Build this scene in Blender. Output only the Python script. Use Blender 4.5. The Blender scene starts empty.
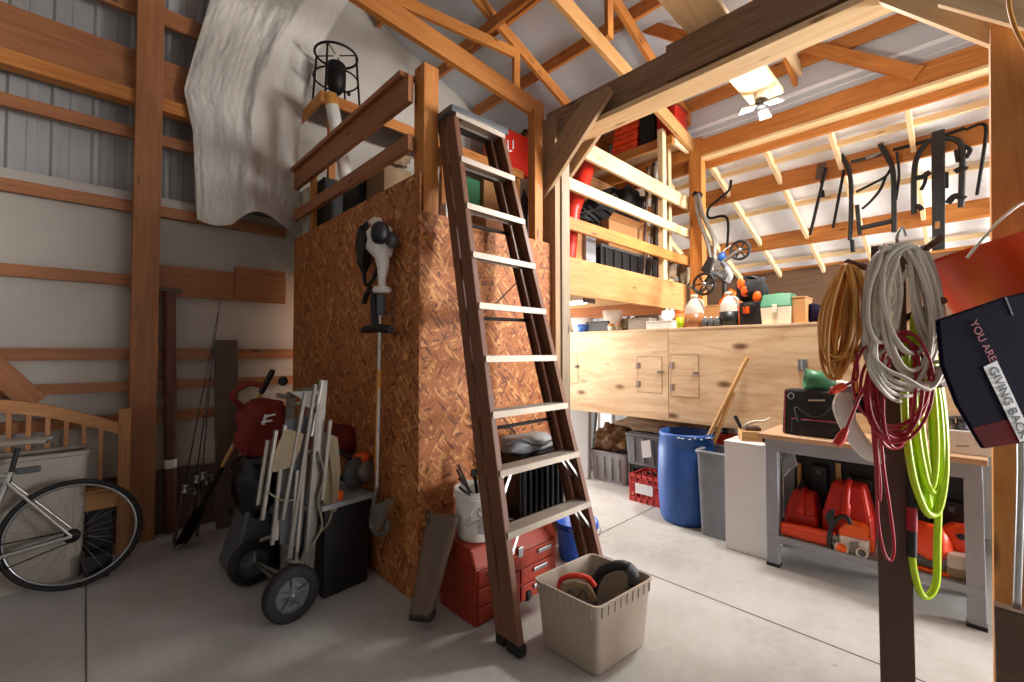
import bpy, math, random
import numpy as np
from mathutils import Vector, Matrix, noise as mnoise
random.seed(7)
C = bpy.context.scene.collection
PI = math.pi
# ---------------------------------------------------------------- camera
F, YAW, PITCH, ROLL, H = 442.0, 0.803, 0.0265, 0.001, 1.5
def _cam():
    c, s = math.cos, math.sin
    f = Vector((c(YAW)*c(PITCH), s(YAW)*c(PITCH), s(PITCH)))
    r = Vector((s(YAW), -c(YAW), 0)); d = f.cross(r)
    return c(ROLL)*r + s(ROLL)*d, -s(ROLL)*r + c(ROLL)*d, f
CR, CD, CF = _cam()
EYE = Vector((0, 0, H))
def ray(u, v): return CR*((u-512)/F) + CD*((v-341)/F) + CF
def PX(u, v, x): d = ray(u, v); return EYE + d*((x-EYE.x)/d.x)      # point on the plane x = const
def PY(u, v, y): d = ray(u, v); return EYE + d*((y-EYE.y)/d.y)
def PZ(u, v, z=0.0): d = ray(u, v); return EYE + d*((z-EYE.z)/d.z)
def PD(u, v, dep): return EYE + ray(u, v)*dep
def PV(p, u, v):                                                   # on the upright plane through p that faces the camera
    d = ray(u, v); n = Vector((p[0], p[1], 0)); return EYE + d*(n.dot(Vector((p[0], p[1], 0)))/n.dot(Vector((d.x, d.y, 0))))
cam = bpy.data.cameras.new('camera'); cam.sensor_width = 36; cam.lens = F/1024*36; cam.clip_start = .02
co = bpy.data.objects.new('camera', cam); C.objects.link(co)
co.matrix_world = Matrix(((CR.x, -CD.x, -CF.x, 0), (CR.y, -CD.y, -CF.y, 0), (CR.z, -CD.z, -CF.z, H), (0, 0, 0, 1)))
bpy.context.scene.camera = co
# ---------------------------------------------------------------- materials
def S(r, g, b):
    f = lambda c: (c/255)/12.92 if c/255 <= .04045 else ((c/255+.055)/1.055)**2.4
    return (f(r), f(g), f(b), 1)
def newmat(name):
    m = bpy.data.materials.new(name); m.use_nodes = True
    nt = m.node_tree; return m, nt, nt.nodes['Principled BSDF']
def N(nt, t, **kw):
    n = nt.nodes.new(t)
    for k, v in kw.items():
        if k in n.inputs: n.inputs[k].default_value = v
        else: setattr(n, k, v)
    return n
def L(nt, a, b): nt.links.new(a, b)
def ramp(nt, stops):
    n = nt.nodes.new('ShaderNodeValToRGB'); e = n.color_ramp.elements
    while len(e) < len(stops): e.new(.5)
    for i, (p, c) in enumerate(stops): e[i].position = p; e[i].color = c
    return n
def plain(name, c, rough=.5, metal=0, var=.12, scale=6, bump=0, bscale=60, coat=0, trans=0, emit=0, ior=1.45, alpha=1):
    m, nt, b = newmat(name)
    b.inputs['Roughness'].default_value = rough; b.inputs['Metallic'].default_value = metal
    b.inputs['Coat Weight'].default_value = coat; b.inputs['Transmission Weight'].default_value = trans; b.inputs['IOR'].default_value = ior
    if emit: b.inputs['Emission Color'].default_value = c; b.inputs['Emission Strength'].default_value = emit
    tc = N(nt, 'ShaderNodeTexCoord')
    if var:
        n = N(nt, 'ShaderNodeTexNoise', Scale=scale, Detail=5, Roughness=.6); L(nt, tc.outputs['Object'], n.inputs['Vector'])
        lo = tuple(x*(1-var*1.3) for x in c[:3])+(1,); hi = tuple(min(1, x*(1+var)) for x in c[:3])+(1,)
        r = ramp(nt, [(.3, lo), (.7, hi)]); L(nt, n.outputs['Fac'], r.inputs['Fac']); L(nt, r.outputs['Color'], b.inputs['Base Color'])
    else: b.inputs['Base Color'].default_value = c
    if bump:
        n = N(nt, 'ShaderNodeTexNoise', Scale=bscale, Detail=4); L(nt, tc.outputs['Object'], n.inputs['Vector'])
        bp = N(nt, 'ShaderNodeBump', Strength=bump, Distance=.01); L(nt, n.outputs['Fac'], bp.inputs['Height']); L(nt, bp.outputs['Normal'], b.inputs['Normal'])
    return m
def wood(name, c1, c2, knot=None, rough=.6, stretch=18, knots=True, kscale=(2.2, 9), kt=(.05, .13)):
    """grain runs along U (metres)"""
    m, nt, b = newmat(name); b.inputs['Roughness'].default_value = rough
    uv = N(nt, 'ShaderNodeUVMap')
    mp = N(nt, 'ShaderNodeMapping'); mp.inputs['Scale'].default_value = (1.3, stretch, stretch); L(nt, uv.outputs['UV'], mp.inputs['Vector'])
    n = N(nt, 'ShaderNodeTexNoise', Scale=1.6, Detail=6, Roughness=.65, Distortion=.7); L(nt, mp.outputs['Vector'], n.inputs['Vector'])
    n2 = N(nt, 'ShaderNodeTexNoise', Scale=1.1, Detail=2); L(nt, uv.outputs['UV'], n2.inputs['Vector'])
    mx = N(nt, 'ShaderNodeMath', operation='MULTIPLY_ADD'); mx.inputs[1].default_value = .35; L(nt, n2.outputs['Fac'], mx.inputs[0])
    sb = N(nt, 'ShaderNodeMath', operation='SUBTRACT'); sb.inputs[1].default_value = .17; L(nt, n.outputs['Fac'], sb.inputs[0]); L(nt, sb.outputs[0], mx.inputs[2])
    r = ramp(nt, [(.28, c1), (.72, c2)]); L(nt, mx.outputs[0], r.inputs['Fac'])
    col = r.outputs['Color']
    if knots:
        mk = N(nt, 'ShaderNodeMapping'); mk.inputs['Scale'].default_value = (kscale[0], kscale[1], 1); L(nt, uv.outputs['UV'], mk.inputs['Vector'])
        v = N(nt, 'ShaderNodeTexVoronoi', Scale=1.0); L(nt, mk.outputs['Vector'], v.inputs['Vector'])
        kr = ramp(nt, [(kt[0], (1, 1, 1, 1)), (kt[1], (0, 0, 0, 1))]); L(nt, v.outputs['Distance'], kr.inputs['Fac'])
        mix = N(nt, 'ShaderNodeMixRGB'); L(nt, kr.outputs['Color'], mix.inputs['Fac']); L(nt, col, mix.inputs[1])
        mix.inputs[2].default_value = knot or tuple(x*.3 for x in c1[:3])+(1,); col = mix.outputs['Color']
    L(nt, col, b.inputs['Base Color'])
    bp = N(nt, 'ShaderNodeBump', Strength=.15, Distance=.004); L(nt, n.outputs['Fac'], bp.inputs['Height']); L(nt, bp.outputs['Normal'], b.inputs['Normal'])
    return m
def osb(name, dark, mid, light):
    m, nt, b = newmat(name); b.inputs['Roughness'].default_value = .65
    uv = N(nt, 'ShaderNodeUVMap'); cols = []
    for k, (ang, sc) in enumerate(((.5, 1.0), (-.75, 1.15), (1.35, .95))):
        m0 = N(nt, 'ShaderNodeMapping'); m0.inputs['Rotation'].default_value = (0, 0, ang); mp = N(nt, 'ShaderNodeMapping'); mp.inputs['Scale'].default_value = (11*sc, 60*sc, 1); L(nt, m0.outputs['Vector'], mp.inputs['Vector'])
        mp.inputs['Location'].default_value = (k*3.3, k*1.7, 0)
        L(nt, uv.outputs['UV'], m0.inputs['Vector'])
        v = N(nt, 'ShaderNodeTexVoronoi', Scale=1.0); L(nt, mp.outputs['Vector'], v.inputs['Vector'])
        sp = N(nt, 'ShaderNodeSeparateColor'); L(nt, v.outputs['Color'], sp.inputs['Color']); cols.append((sp.outputs[0], sp.outputs[1]))
    gt = N(nt, 'ShaderNodeMath', operation='GREATER_THAN'); gt.inputs[1].default_value = .52; L(nt, cols[0][1], gt.inputs[0])
    gt2 = N(nt, 'ShaderNodeMath', operation='GREATER_THAN'); gt2.inputs[1].default_value = .6; L(nt, cols[1][1], gt2.inputs[0])
    m1 = N(nt, 'ShaderNodeMix', data_type='FLOAT'); L(nt, gt.outputs[0], m1.inputs[0]); L(nt, cols[2][0], m1.inputs[2]); L(nt, cols[0][0], m1.inputs[3])
    m2 = N(nt, 'ShaderNodeMix', data_type='FLOAT'); L(nt, gt2.outputs[0], m2.inputs[0]); L(nt, m1.outputs[0], m2.inputs[2]); L(nt, cols[1][0], m2.inputs[3])
    r = ramp(nt, [(.02, dark), (.3, mid), (.75, mid), (.97, light)]); L(nt, m2.outputs[0], r.inputs['Fac'])
    n = N(nt, 'ShaderNodeTexNoise', Scale=60, Detail=4); L(nt, uv.outputs['UV'], n.inputs['Vector'])
    hs = N(nt, 'ShaderNodeHueSaturation'); L(nt, r.outputs['Color'], hs.inputs['Color'])
    ma = N(nt, 'ShaderNodeMapRange'); ma.inputs[3].default_value = .7; ma.inputs[4].default_value = 1.3; L(nt, n.outputs['Fac'], ma.inputs[0]); L(nt, ma.outputs[0], hs.inputs['Value'])
    L(nt, hs.outputs['Color'], b.inputs['Base Color'])
    bp = N(nt, 'ShaderNodeBump', Strength=.25, Distance=.004); L(nt, m2.outputs[0], bp.inputs['Height']); L(nt, bp.outputs['Normal'], b.inputs['Normal'])
    return m
def film(name, c, rough=.45, crease=.5, scale=3.0):
    """crumpled plastic sheeting"""
    m = plain(name, c, rough, var=.07, scale=1.5)
    nt = m.node_tree; b = nt.nodes['Principled BSDF']; tc = N(nt, 'ShaderNodeTexCoord')
    v = N(nt, 'ShaderNodeTexVoronoi', Scale=scale, feature='SMOOTH_F1'); n = N(nt, 'ShaderNodeTexNoise', Scale=scale*.8, Detail=8, Roughness=.65, Distortion=1.2)
    L(nt, tc.outputs['Object'], n.inputs['Vector']); L(nt, n.outputs['Color'], v.inputs['Vector'])
    ad = N(nt, 'ShaderNodeMath', operation='ADD'); L(nt, v.outputs['Distance'], ad.inputs[0]); L(nt, n.outputs['Fac'], ad.inputs[1])
    bp = N(nt, 'ShaderNodeBump', Strength=crease, Distance=.05); L(nt, ad.outputs[0], bp.inputs['Height']); L(nt, bp.outputs['Normal'], b.inputs['Normal'])
    return m
def concrete():
    m, nt, b = newmat('concrete'); b.inputs['Roughness'].default_value = .55
    tc = N(nt, 'ShaderNodeTexCoord')
    n = N(nt, 'ShaderNodeTexNoise', Scale=.9, Detail=8, Roughness=.62); L(nt, tc.outputs['Object'], n.inputs['Vector'])
    n3 = N(nt, 'ShaderNodeTexNoise', Scale=14, Detail=6, Roughness=.7); L(nt, tc.outputs['Object'], n3.inputs['Vector'])
    ad = N(nt, 'ShaderNodeMath', operation='MULTIPLY_ADD'); ad.inputs[1].default_value = .35; L(nt, n3.outputs['Fac'], ad.inputs[0]); L(nt, n.outputs['Fac'], ad.inputs[2])
    r = ramp(nt, [(.4, S(150, 146, 140)), (.66, S(178, 175, 170)), (.9, S(194, 192, 189))]); L(nt, ad.outputs[0], r.inputs['Fac'])
    v = N(nt, 'ShaderNodeTexVoronoi', Scale=2.2); L(nt, tc.outputs['Object'], v.inputs['Vector'])
    sr = ramp(nt, [(.012, (1, 1, 1, 1)), (.04, (0, 0, 0, 1))]); L(nt, v.outputs['Distance'], sr.inputs['Fac'])
    mx = N(nt, 'ShaderNodeMixRGB'); L(nt, sr.outputs['Color'], mx.inputs['Fac']); L(nt, r.outputs['Color'], mx.inputs[1]); mx.inputs[2].default_value = S(110, 104, 98)
    L(nt, mx.outputs['Color'], b.inputs['Base Color'])
    bp = N(nt, 'ShaderNodeBump', Strength=.08, Distance=.01); L(nt, n3.outputs['Fac'], bp.inputs['Height']); L(nt, bp.outputs['Normal'], b.inputs['Normal'])
    rr = N(nt, 'ShaderNodeMapRange'); rr.inputs[3].default_value = .38; rr.inputs[4].default_value = .7; L(nt, n.outputs['Fac'], rr.inputs[0]); L(nt, rr.outputs[0], b.inputs['Roughness'])
    return m
M = {}
M['pine'] = wood('orange_pine', S(164, 92, 36), S(206, 136, 62))
M['pine_dim'] = wood('dim_pine', S(136, 82, 46), S(172, 112, 68))  # darker copy of the pine, dimness of the end wall put into its colour
M['pine_light'] = wood('fresh_pine', S(212, 174, 122), S(238, 212, 168), S(150, 105, 62))
M['weathered'] = wood('weathered_timber', S(128, 112, 92), S(168, 150, 124), stretch=26)
M['brace'] = wood('brace_timber', S(136, 108, 80), S(176, 142, 106))
M['dark_beam'] = wood('dark_beam', S(112, 86, 62), S(156, 124, 94))
M['treated'] = wood('treated_board', S(72, 56, 46), S(104, 82, 66))
M['glulam'] = wood('laminated_beam', S(172, 120, 66), S(204, 152, 94), stretch=9)
M['oak'] = wood('oak_post', S(176, 112, 50), S(216, 154, 84), S(90, 52, 24), stretch=7, kscale=(1.2, 4))
M['plywood'] = wood('plywood', S(192, 154, 110), S(234, 208, 172), S(118, 82, 54), stretch=7, kscale=(2.0, 4.4), kt=(.07, .17))
M['osb'] = osb('strand_board', S(104, 54, 24), S(170, 100, 50), S(212, 152, 90))
M['concrete'] = concrete()
M['joint'] = plain('joint_filler', S(96, 92, 88), .9)
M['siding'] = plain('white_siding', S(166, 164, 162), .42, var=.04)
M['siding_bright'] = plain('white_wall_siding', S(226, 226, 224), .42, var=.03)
M['film'] = film('vapour_film', S(184, 175, 164), .5, .22, 1.5)
M['drape'] = film('drape_film', S(206, 198, 188), .42, .6, 2.6)
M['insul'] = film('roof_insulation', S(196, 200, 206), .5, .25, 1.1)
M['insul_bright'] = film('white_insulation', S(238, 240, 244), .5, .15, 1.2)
M['steel'] = plain('bare_steel', S(176, 178, 180), .32, 1)
M['alu'] = plain('brushed_aluminium', S(196, 194, 190), .38, .9)
M['dull_alu'] = plain('dull_aluminium', S(138, 131, 123), .5, .6)
M['black'] = plain('black_plastic', S(28, 27, 28), .45)
M['black_gloss'] = plain('glossy_black', S(20, 20, 23), .2)
M['rubber'] = plain('black_rubber', S(30, 28, 28), .75)
M['black_cloth'] = plain('black_cloth', S(36, 35, 37), .9, bump=.3, bscale=90)
M['iron'] = plain('black_iron', S(34, 31, 30), .55, .6)
M['white'] = plain('white_paint', S(226, 226, 226), .45, var=.03)
M['white_plastic'] = plain('white_plastic', S(228, 224, 216), .4, var=.05)
M['cream'] = plain('cream_plastic', S(226, 218, 196), .4, var=.05)
M['red'] = plain('red_plastic', S(196, 40, 24), .38)
M['red_orange'] = plain('orange_red_plastic', S(232, 74, 26), .36, var=.06)
M['orange'] = plain('orange_plastic', S(240, 96, 24), .38)
M['rust_red'] = plain('red_painted_steel', S(150, 50, 28), .42, .1, var=.16)
M['dark_red'] = plain('dark_red_cloth', S(120, 34, 24), .8)
M['blue'] = plain('blue_plastic', S(42, 88, 160), .42, var=.09)
M['blue_bright'] = plain('bright_blue_plastic', S(24, 92, 204), .35)
M['grey'] = plain('grey_plastic', S(142, 144, 146), .5)
M['dark_grey'] = plain('dark_grey_plastic', S(84, 86, 90), .5)
M['mid_grey'] = plain('mid_grey_plastic', S(122, 126, 132), .5)
M['bench_grey'] = plain('grey_painted_steel', S(150, 154, 162), .45, .1, var=.08)
M['beige'] = plain('beige_plastic', S(174, 160, 144), .45, var=.05)
M['taupe'] = plain('taupe_plastic', S(158, 148, 136), .5, var=.05)
M['card'] = plain('cardboard', S(182, 132, 82), .8, var=.06)
M['tan_cloth'] = plain('tan_canvas', S(146, 130, 104), .9, bump=.3)
M['brown_cloth'] = plain('brown_cloth', S(132, 108, 82), .9, bump=.3)
M['green'] = plain('green_plastic', S(60, 120, 84), .4)
M['lime'] = plain('lime_plastic', S(186, 214, 30), .4)
M['hose'] = plain('lime_hose', S(190, 222, 34), .35, var=.05)
M['cord_white'] = plain('white_cord', S(222, 212, 196), .5)
M['cord_tan'] = plain('tan_cord', S(214, 148, 66), .5, var=.3)
M['cord_red'] = plain('red_cord', S(166, 26, 44), .4)
M['brown_paint'] = plain('brown_paint', S(86, 58, 46), .5, var=.12)
M['brown_pole'] = wood('brown_pole_wood', S(82, 46, 34), S(114, 66, 48))
M['fiberglass'] = plain('brown_fibreglass', S(116, 76, 56), .45, var=.1)
M['handle'] = wood('tool_handle', S(176, 128, 74), S(212, 168, 108), knots=False)
M['bedwood'] = wood('bed_wood', S(160, 104, 60), S(196, 138, 86), knots=False)
M['milky'] = plain('milky_plastic', S(232, 226, 212), .35, var=.03, trans=.35)
M['amber'] = plain('amber_fluid', S(170, 112, 74), .25, var=.03)
M['glass'] = plain('clear_plastic', S(225, 228, 228), .12, var=0, trans=.85)
M['step'] = plain('dull_step_metal', S(176, 164, 150), .5, .45, var=.08)
M['crate_red'] = plain('faded_red_plastic', S(196, 66, 62), .5)
M['bay_board'] = wood('bay_board', S(96, 70, 52), S(126, 94, 68))
M['bench_top'] = wood('bench_top_wood', S(176, 136, 102), S(202, 166, 132), knots=False)
M['navy'] = plain('navy_print', S(20, 12, 36), .9, var=.3, scale=4)
M['wine'] = plain('wine_print', S(92, 14, 16), .85, var=.3, scale=4)
M['camo'] = plain('mottled_cloth', S(120, 92, 66), .9, var=.6, scale=9)
for k in ('navy', 'wine'): M[k].node_tree.nodes['Principled BSDF'].inputs['Specular IOR Level'].default_value = .15
# ---------------------------------------------------------------- mesh builder
class MB:
    def __init__(s): s.v, s.f, s.uv, s.sm = [], [], [], []
    def add(s, vs, fs, L=None, smooth=False):
        b = len(s.v); vs = [Vector(v) for v in vs]; s.v += vs
        L = Vector(L).normalized() if L is not None else Vector((1, 0, 0)); r, q = random.uniform(0, 40), random.uniform(0, 40)
        for f in fs:
            p = [vs[i] for i in f]; n = Vector((0, 0, 0))
            for i in range(len(p)): n += p[i].cross(p[(i+1) % len(p)]) if False else (p[i]-p[0]).cross(p[(i+1) % len(p)]-p[0])
            if n.length < 1e-12: n = Vector((0, 0, 1))
            n.normalize(); T = n.cross(L)
            if T.length < .3:
                T = n.cross(Vector((0, 0, 1)) if abs(n.z) < .9 else Vector((1, 0, 0))); T.normalize(); A = T.cross(n)
            else: T.normalize(); A = L
            s.f.append([b+i for i in f]); s.uv.append([(w.dot(A)+r, w.dot(T)+q) for w in p]); s.sm.append(smooth)
        return s
    def hexa(s, v, L=None):     # 8 corners: bottom ring then top ring
        return s.add(v, [(3, 2, 1, 0), (4, 5, 6, 7), (0, 1, 5, 4), (1, 2, 6, 5), (2, 3, 7, 6), (3, 0, 4, 7)], L)
    def box(s, x0, x1, y0, y1, z0, z1, L=None):
        x0, x1 = min(x0, x1), max(x0, x1); y0, y1 = min(y0, y1), max(y0, y1); z0, z1 = min(z0, z1), max(z0, z1)
        if L is None: d = (x1-x0, y1-y0, z1-z0); L = [(1, 0, 0), (0, 1, 0), (0, 0, 1)][d.index(max(d))]
        return s.hexa([(x0, y0, z0), (x1, y0, z0), (x1, y1, z0), (x0, y1, z0), (x0, y0, z1), (x1, y0, z1), (x1, y1, z1), (x0, y1, z1)], L)
    def cbox(s, c, sx, sy, sz, rz=0, L=None, taper=1.0):
        """box standing on c (base centre), turned rz; taper scales the top"""
        R = Matrix.Rotation(rz, 3, 'Z'); c = Vector(c)
        q = [(-1, -1), (1, -1), (1, 1), (-1, 1)]
        return s.hexa([c+R@Vector((a*sx/2, b*sy/2, 0)) for a, b in q]+[c+R@Vector((a*sx/2*taper, b*sy/2*taper, sz)) for a, b in q], L)
    def beam(s, p0, p1, w, h, up=(0, 0, 1)):
        p0, p1 = Vector(p0), Vector(p1); d = (p1-p0).normalized(); up = Vector(up)
        if abs(d.dot(up)) > .98: up = Vector((0, 1, 0))
        a = d.cross(up).normalized()*w/2; b = a.cross(d).normalized()*h/2
        return s.hexa([p0-a-b, p0+a-b, p0+a+b, p0-a+b, p1-a-b, p1+a-b, p1+a+b, p1-a+b], d)
    def tube(s, pts, r, n=8, closed=False, caps=True, flat=1.0):
        pts = [Vector(p) for p in pts]; m = len(pts); rs = r if isinstance(r, (list, tuple)) else [r]*m
        vs, fs = [], []; prev = None
        for i, p in enumerate(pts):
            if closed: t = pts[(i+1) % m]-pts[i-1]
            else: t = pts[min(i+1, m-1)]-pts[max(i-1, 0)]
            if t.length < 1e-9: t = Vector((0, 0, 1))
            t.normalize()
            if prev is None:
                u = t.cross(Vector((0, 0, 1)) if abs(t.z) < .9 else Vector((1, 0, 0)))
            else: u = prev-t*prev.dot(t)
            if u.length < 1e-6: u = t.orthogonal()
            u.normalize(); prev = u; w = t.cross(u)
            for k in range(n):
                a = 2*PI*k/n; vs.append(p+(u*math.cos(a)+w*math.sin(a)*flat)*rs[i])
        for i in range(m if closed else m-1):
            j = (i+1) % m
            for k in range(n): fs.append((i*n+k, i*n+(k+1) % n, j*n+(k+1) % n, j*n+k))
        d = pts[-1]-pts[0]; s.add(vs, fs, d if d.length > 1e-6 else (1, 0, 0), True)
        if caps and not closed:
            s.add(vs[:n], [tuple(range(n-1, -1, -1))], (1, 0, 0)); s.add(vs[-n:], [tuple(range(n))], (1, 0, 0))
        return s
    def lathe(s, prof, c=(0, 0, 0), n=24, axis=(0, 0, 1), sx=1.0, sy=1.0, smooth=True, a0=0, rz=0):
        """prof: (r, h) pairs, closed where r = 0"""
        c = Vector(c); ax = Vector(axis).normalized(); u = ax.orthogonal().normalized() if abs(ax.z) < .999 else Vector((1, 0, 0)); w = ax.cross(u)
        if rz: R = Matrix.Rotation(rz, 3, ax); u = R@u; w = R@w
        vs, fs = [], []
        for r, h in prof:
            for k in range(n):
                a = 2*PI*k/n+a0; vs.append(c+ax*h+u*(r*math.cos(a)*sx)+w*(r*math.sin(a)*sy))
        for i in range(len(prof)-1):
            for k in range(n): fs.append((i*n+k, i*n+(k+1) % n, (i+1)*n+(k+1) % n, (i+1)*n+k))
        return s.add(vs, fs, ax, smooth)
    def disc(s, c, r, axis=(0, 0, 1), h=.01, n=24): return s.lathe([(0, 0), (r, 0), (r, h), (0, h)], c, n, axis, smooth=False)
    def prism(s, poly, off, L=None):
        """closed polygon of world points pushed by the vector off"""
        p = [Vector(q) for q in poly]; n = len(p); off = Vector(off); c = [q+off for q in p]
        return s.add(p+c, [tuple(range(n-1, -1, -1)), tuple(range(n, 2*n))]+[(i, (i+1) % n, n+(i+1) % n, n+i) for i in range(n)], L)
    def grid(s, fn, nu, nv, smooth=True, L=None, closed_u=False):
        vs = [fn(i/(nu-(0 if closed_u else 1)), j/(nv-1)) for j in range(nv) for i in range(nu)]; fs = []
        for j in range(nv-1):
            for i in range(nu if closed_u else nu-1):
                k = (i+1) % nu; fs.append((j*nu+i, j*nu+k, (j+1)*nu+k, (j+1)*nu+i))
        return s.add(vs, fs, L, smooth)
    def blob(s, c, rx, ry, rz, amp=.12, fr=2.0, seed=0, n=20, m=14, flat=None, pw=1.0):
        """lumpy soft body; flat: level its underside at this z"""
        c = Vector(c)
        def fn(u, v):
            a = 2*PI*u; t = PI*v
            d = Vector((math.sin(t)*math.cos(a), math.sin(t)*math.sin(a), -math.cos(t)))
            if pw != 1: d = Vector([math.copysign(abs(x)**pw, x) for x in d])
            k = 1+amp*mnoise.noise(d*fr+Vector((seed*3.1, seed*1.7, seed)))*2
            p = c+Vector((d.x*rx*k, d.y*ry*k, d.z*rz*k))
            if flat is not None and p.z < flat: p.z = flat
            return p
        return s.grid(fn, n, m, True, None, True)
def smoothpts(pts, k=6, closed=False):
    P = [Vector(p) for p in pts]; n = len(P); out = []
    for i in range(n if closed else n-1):
        a, b, c, d = (P[(i-1) % n], P[i], P[(i+1) % n], P[(i+2) % n]) if closed else (P[max(i-1, 0)], P[i], P[i+1], P[min(i+2, n-1)])
        for j in range(k):
            t = j/k; out.append(.5*((2*b)+(c-a)*t+(2*a-5*b+4*c-d)*t*t+(3*b-a-3*c+d)*t**3))
    if not closed: out.append(P[-1])
    return out
# ---------------------------------------------------------------- objects
ROOT = {}
def root_inv(p):
    while p.parent: p = p.parent
    return p.matrix_basis.inverted()
def make(name, mb, m, inv=None, bevel=0, sub=0, solid=0):
    me = bpy.data.meshes.new(name)
    vs = [inv@v for v in mb.v] if inv is not None else mb.v
    me.from_pydata([tuple(v) for v in vs], [], mb.f); me.validate(clean_customdata=False)
    if len(me.polygons) == len(mb.f):
        ul = me.uv_layers.new(name='UVMap'); i = 0; flat = []
        for u in mb.uv:
            for q in u: flat += q
        ul.data.foreach_set('uv', flat); me.polygons.foreach_set('use_smooth', mb.sm)
    me.materials.append(M[m] if isinstance(m, str) else m)
    o = bpy.data.objects.new(name, me); C.objects.link(o)
    if solid: d = o.modifiers.new('solid', 'SOLIDIFY'); d.thickness = solid; d.offset = 0
    if bevel: d = o.modifiers.new('bevel', 'BEVEL'); d.width = bevel; d.segments = 2; d.limit_method = 'ANGLE'; d.angle_limit = math.radians(40); d.harden_normals = False
    if sub: d = o.modifiers.new('sub', 'SUBSURF'); d.levels = d.render_levels = sub
    return o
def thing(name, label, cat, loc=(0, 0, 0), rz=0, group=None):
    o = bpy.data.objects.new(name, None); C.objects.link(o); o.empty_display_size = .05
    o.matrix_basis = Matrix.Translation(Vector(loc))@Matrix.Rotation(rz, 4, 'Z')
    o['label'] = label; o['category'] = cat
    if group: o['group'] = group
    return o
def part(name, mb, m, parent, local=False, label=None, **kw):
    o = make(name, mb, m, None if local else root_inv(parent), **kw); o.parent = parent
    if label: o['label'] = label
    return o
def solo(name, label, cat, mb, m, loc=None, group=None, kind=None, **kw):
    if loc is None:
        xs = [v.x for v in mb.v]; ys = [v.y for v in mb.v]; loc = ((min(xs)+max(xs))/2, (min(ys)+max(ys))/2, min(v.z for v in mb.v))
    T = Matrix.Translation(Vector(loc)); o = make(name, mb, m, T.inverted(), **kw); o.matrix_basis = T
    o['label'] = label; o['category'] = cat
    if group: o['group'] = group
    if kind: o['kind'] = kind
    return o
def struct(name, mb, m, parent=None, label=None, cat=None, **kw):
    if parent is not None:
        o = part(name, mb, m, parent, **kw); o['kind'] = 'structure'; return o
    o = make(name, mb, m, None, **kw); o['kind'] = 'structure'
    if label: o['label'] = label; o['category'] = cat or name.split('_')[0]
    return o
def copy_tree(o, parent=None, loc=None, rz=None, label=None):
    c = o.copy(); C.objects.link(c)
    if parent: c.parent = parent; c.matrix_parent_inverse = Matrix()
    if loc is not None: c.matrix_basis = Matrix.Translation(Vector(loc))@Matrix.Rotation(rz or 0, 4, 'Z')
    if label: c['label'] = label
    for ch in list(o.children): copy_tree(ch, c)
    return c
# ================================================================ SHELL
YG = 4.76                      # plane of the sheeting on the end wall
def roofz(x): return 5.275-.363*(x-2.875)       # main roof underside
def leanz(x): return 3.9-.36*(x-5.1)            # side bay roof underside
struct('floor', MB().box(-3.2, 8.9, -6, 5.1, -.12, 0, (1, 0, 0)), 'concrete')
for i, (a, b) in enumerate((((2.776, -5.9), (2.776, 4.8)), ((2.78, 2.16), (8.3, 2.16)), ((.03, -5.9), (.03, 4.8)), ((5.2, -5.9), (5.2, 4.8)))):
    struct('floor_joint', MB().beam((a[0], a[1], .0006), (b[0], b[1], .0006), .008, .002), 'joint')
# --- end wall: ribbed siding with a doorway behind the closet, film and girts over it
def siding(mb, x0, x1, y, zlo, zhi, pitch=.2286, dy=1):
    n = int((x1-x0)/pitch)+1
    for i in range(n):
        a = x0+i*pitch; prof = [(a, 0), (a+.02, .022), (a+.045, .022), (a+.065, 0), (a+pitch*.5-.01, 0), (a+pitch*.5, .006), (a+pitch*.5+.03, .006), (a+pitch*.5+.04, 0), (a+pitch, 0)]
        prof = [(min(p, x1), q) for p, q in prof]
        vs = []
        for p, q in prof: vs += [(p, y-dy*q, zlo), (p, y-dy*q, min(zhi, roofz(p)+.3) if zhi > 3 else zhi)]
        mb.add(vs, [(2*k, 2*k+2, 2*k+3, 2*k+1) for k in range(len(prof)-1)], (0, 0, 1))
    return mb
wl = struct('wall_left', siding(siding(siding(MB(), -3.2, 3.1, 4.9, 0, 7.4), 3.1, 4.7, 4.9, 2.15, 7.4), 4.7, 8.6, 4.9, 0, 7.4), 'siding')
random.seed(3)
def film_sheet(x0, x1, z0, z1, y, nx, nz, amp):
    return MB().grid(lambda u, v: Vector((x0+(x1-x0)*u, y+amp*mnoise.noise((u*5, v*4, x0))-.5*amp*abs(math.sin(u*9+v*3))**6, (z0 if not callable(z0) else z0(x0+(x1-x0)*u))*(1-v)+v*(z1(x0+(x1-x0)*u) if callable(z1) else z1))), nx, nz, True, (1, 0, 0))
struct('vapour_film', film_sheet(-3.1, 3.0, .3, 2.72, 4.80, 60, 30, .012), 'film', wl)
struct('vapour_film', MB().grid(lambda u, v: Vector((-3.1+4.6*u, 4.775-.022*math.sin(PI*v)+.01*mnoise.noise((u*14, v*6, 2)), 2.66+.17*v+.015*mnoise.noise((u*9, 1, 4)))), 90, 8), 'film', wl)
struct('vapour_film', film_sheet(1.42, 5.15, 2.25, roofz, YG+.02, 60, 50, .02), 'film', wl)
def zg(v, y=4.72, u=1.0): return PY(u, v, y).z
for (a, b) in ((91.5, 104.6), (177, 190), (262.7, 275.3), (348, 361), (386, 397), (423, 435)):
    z0, z1 = zg(b), zg(a)
    struct('girt', MB().box(-3.1, 1.42 if z1 > 2 else 1.9, 4.715, 4.755, z0, z1), 'pine_dim', wl)
z0, z1 = zg(67), zg(52); struct('header_ledger', MB().box(-3.1, 1.4, 4.64, 4.755, z0, z1), 'pine', wl)
struct('header_board', MB().box(-3.1, 1.4, 4.70, 4.755, z1, zg(21)), 'pine_dim', wl)
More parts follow.
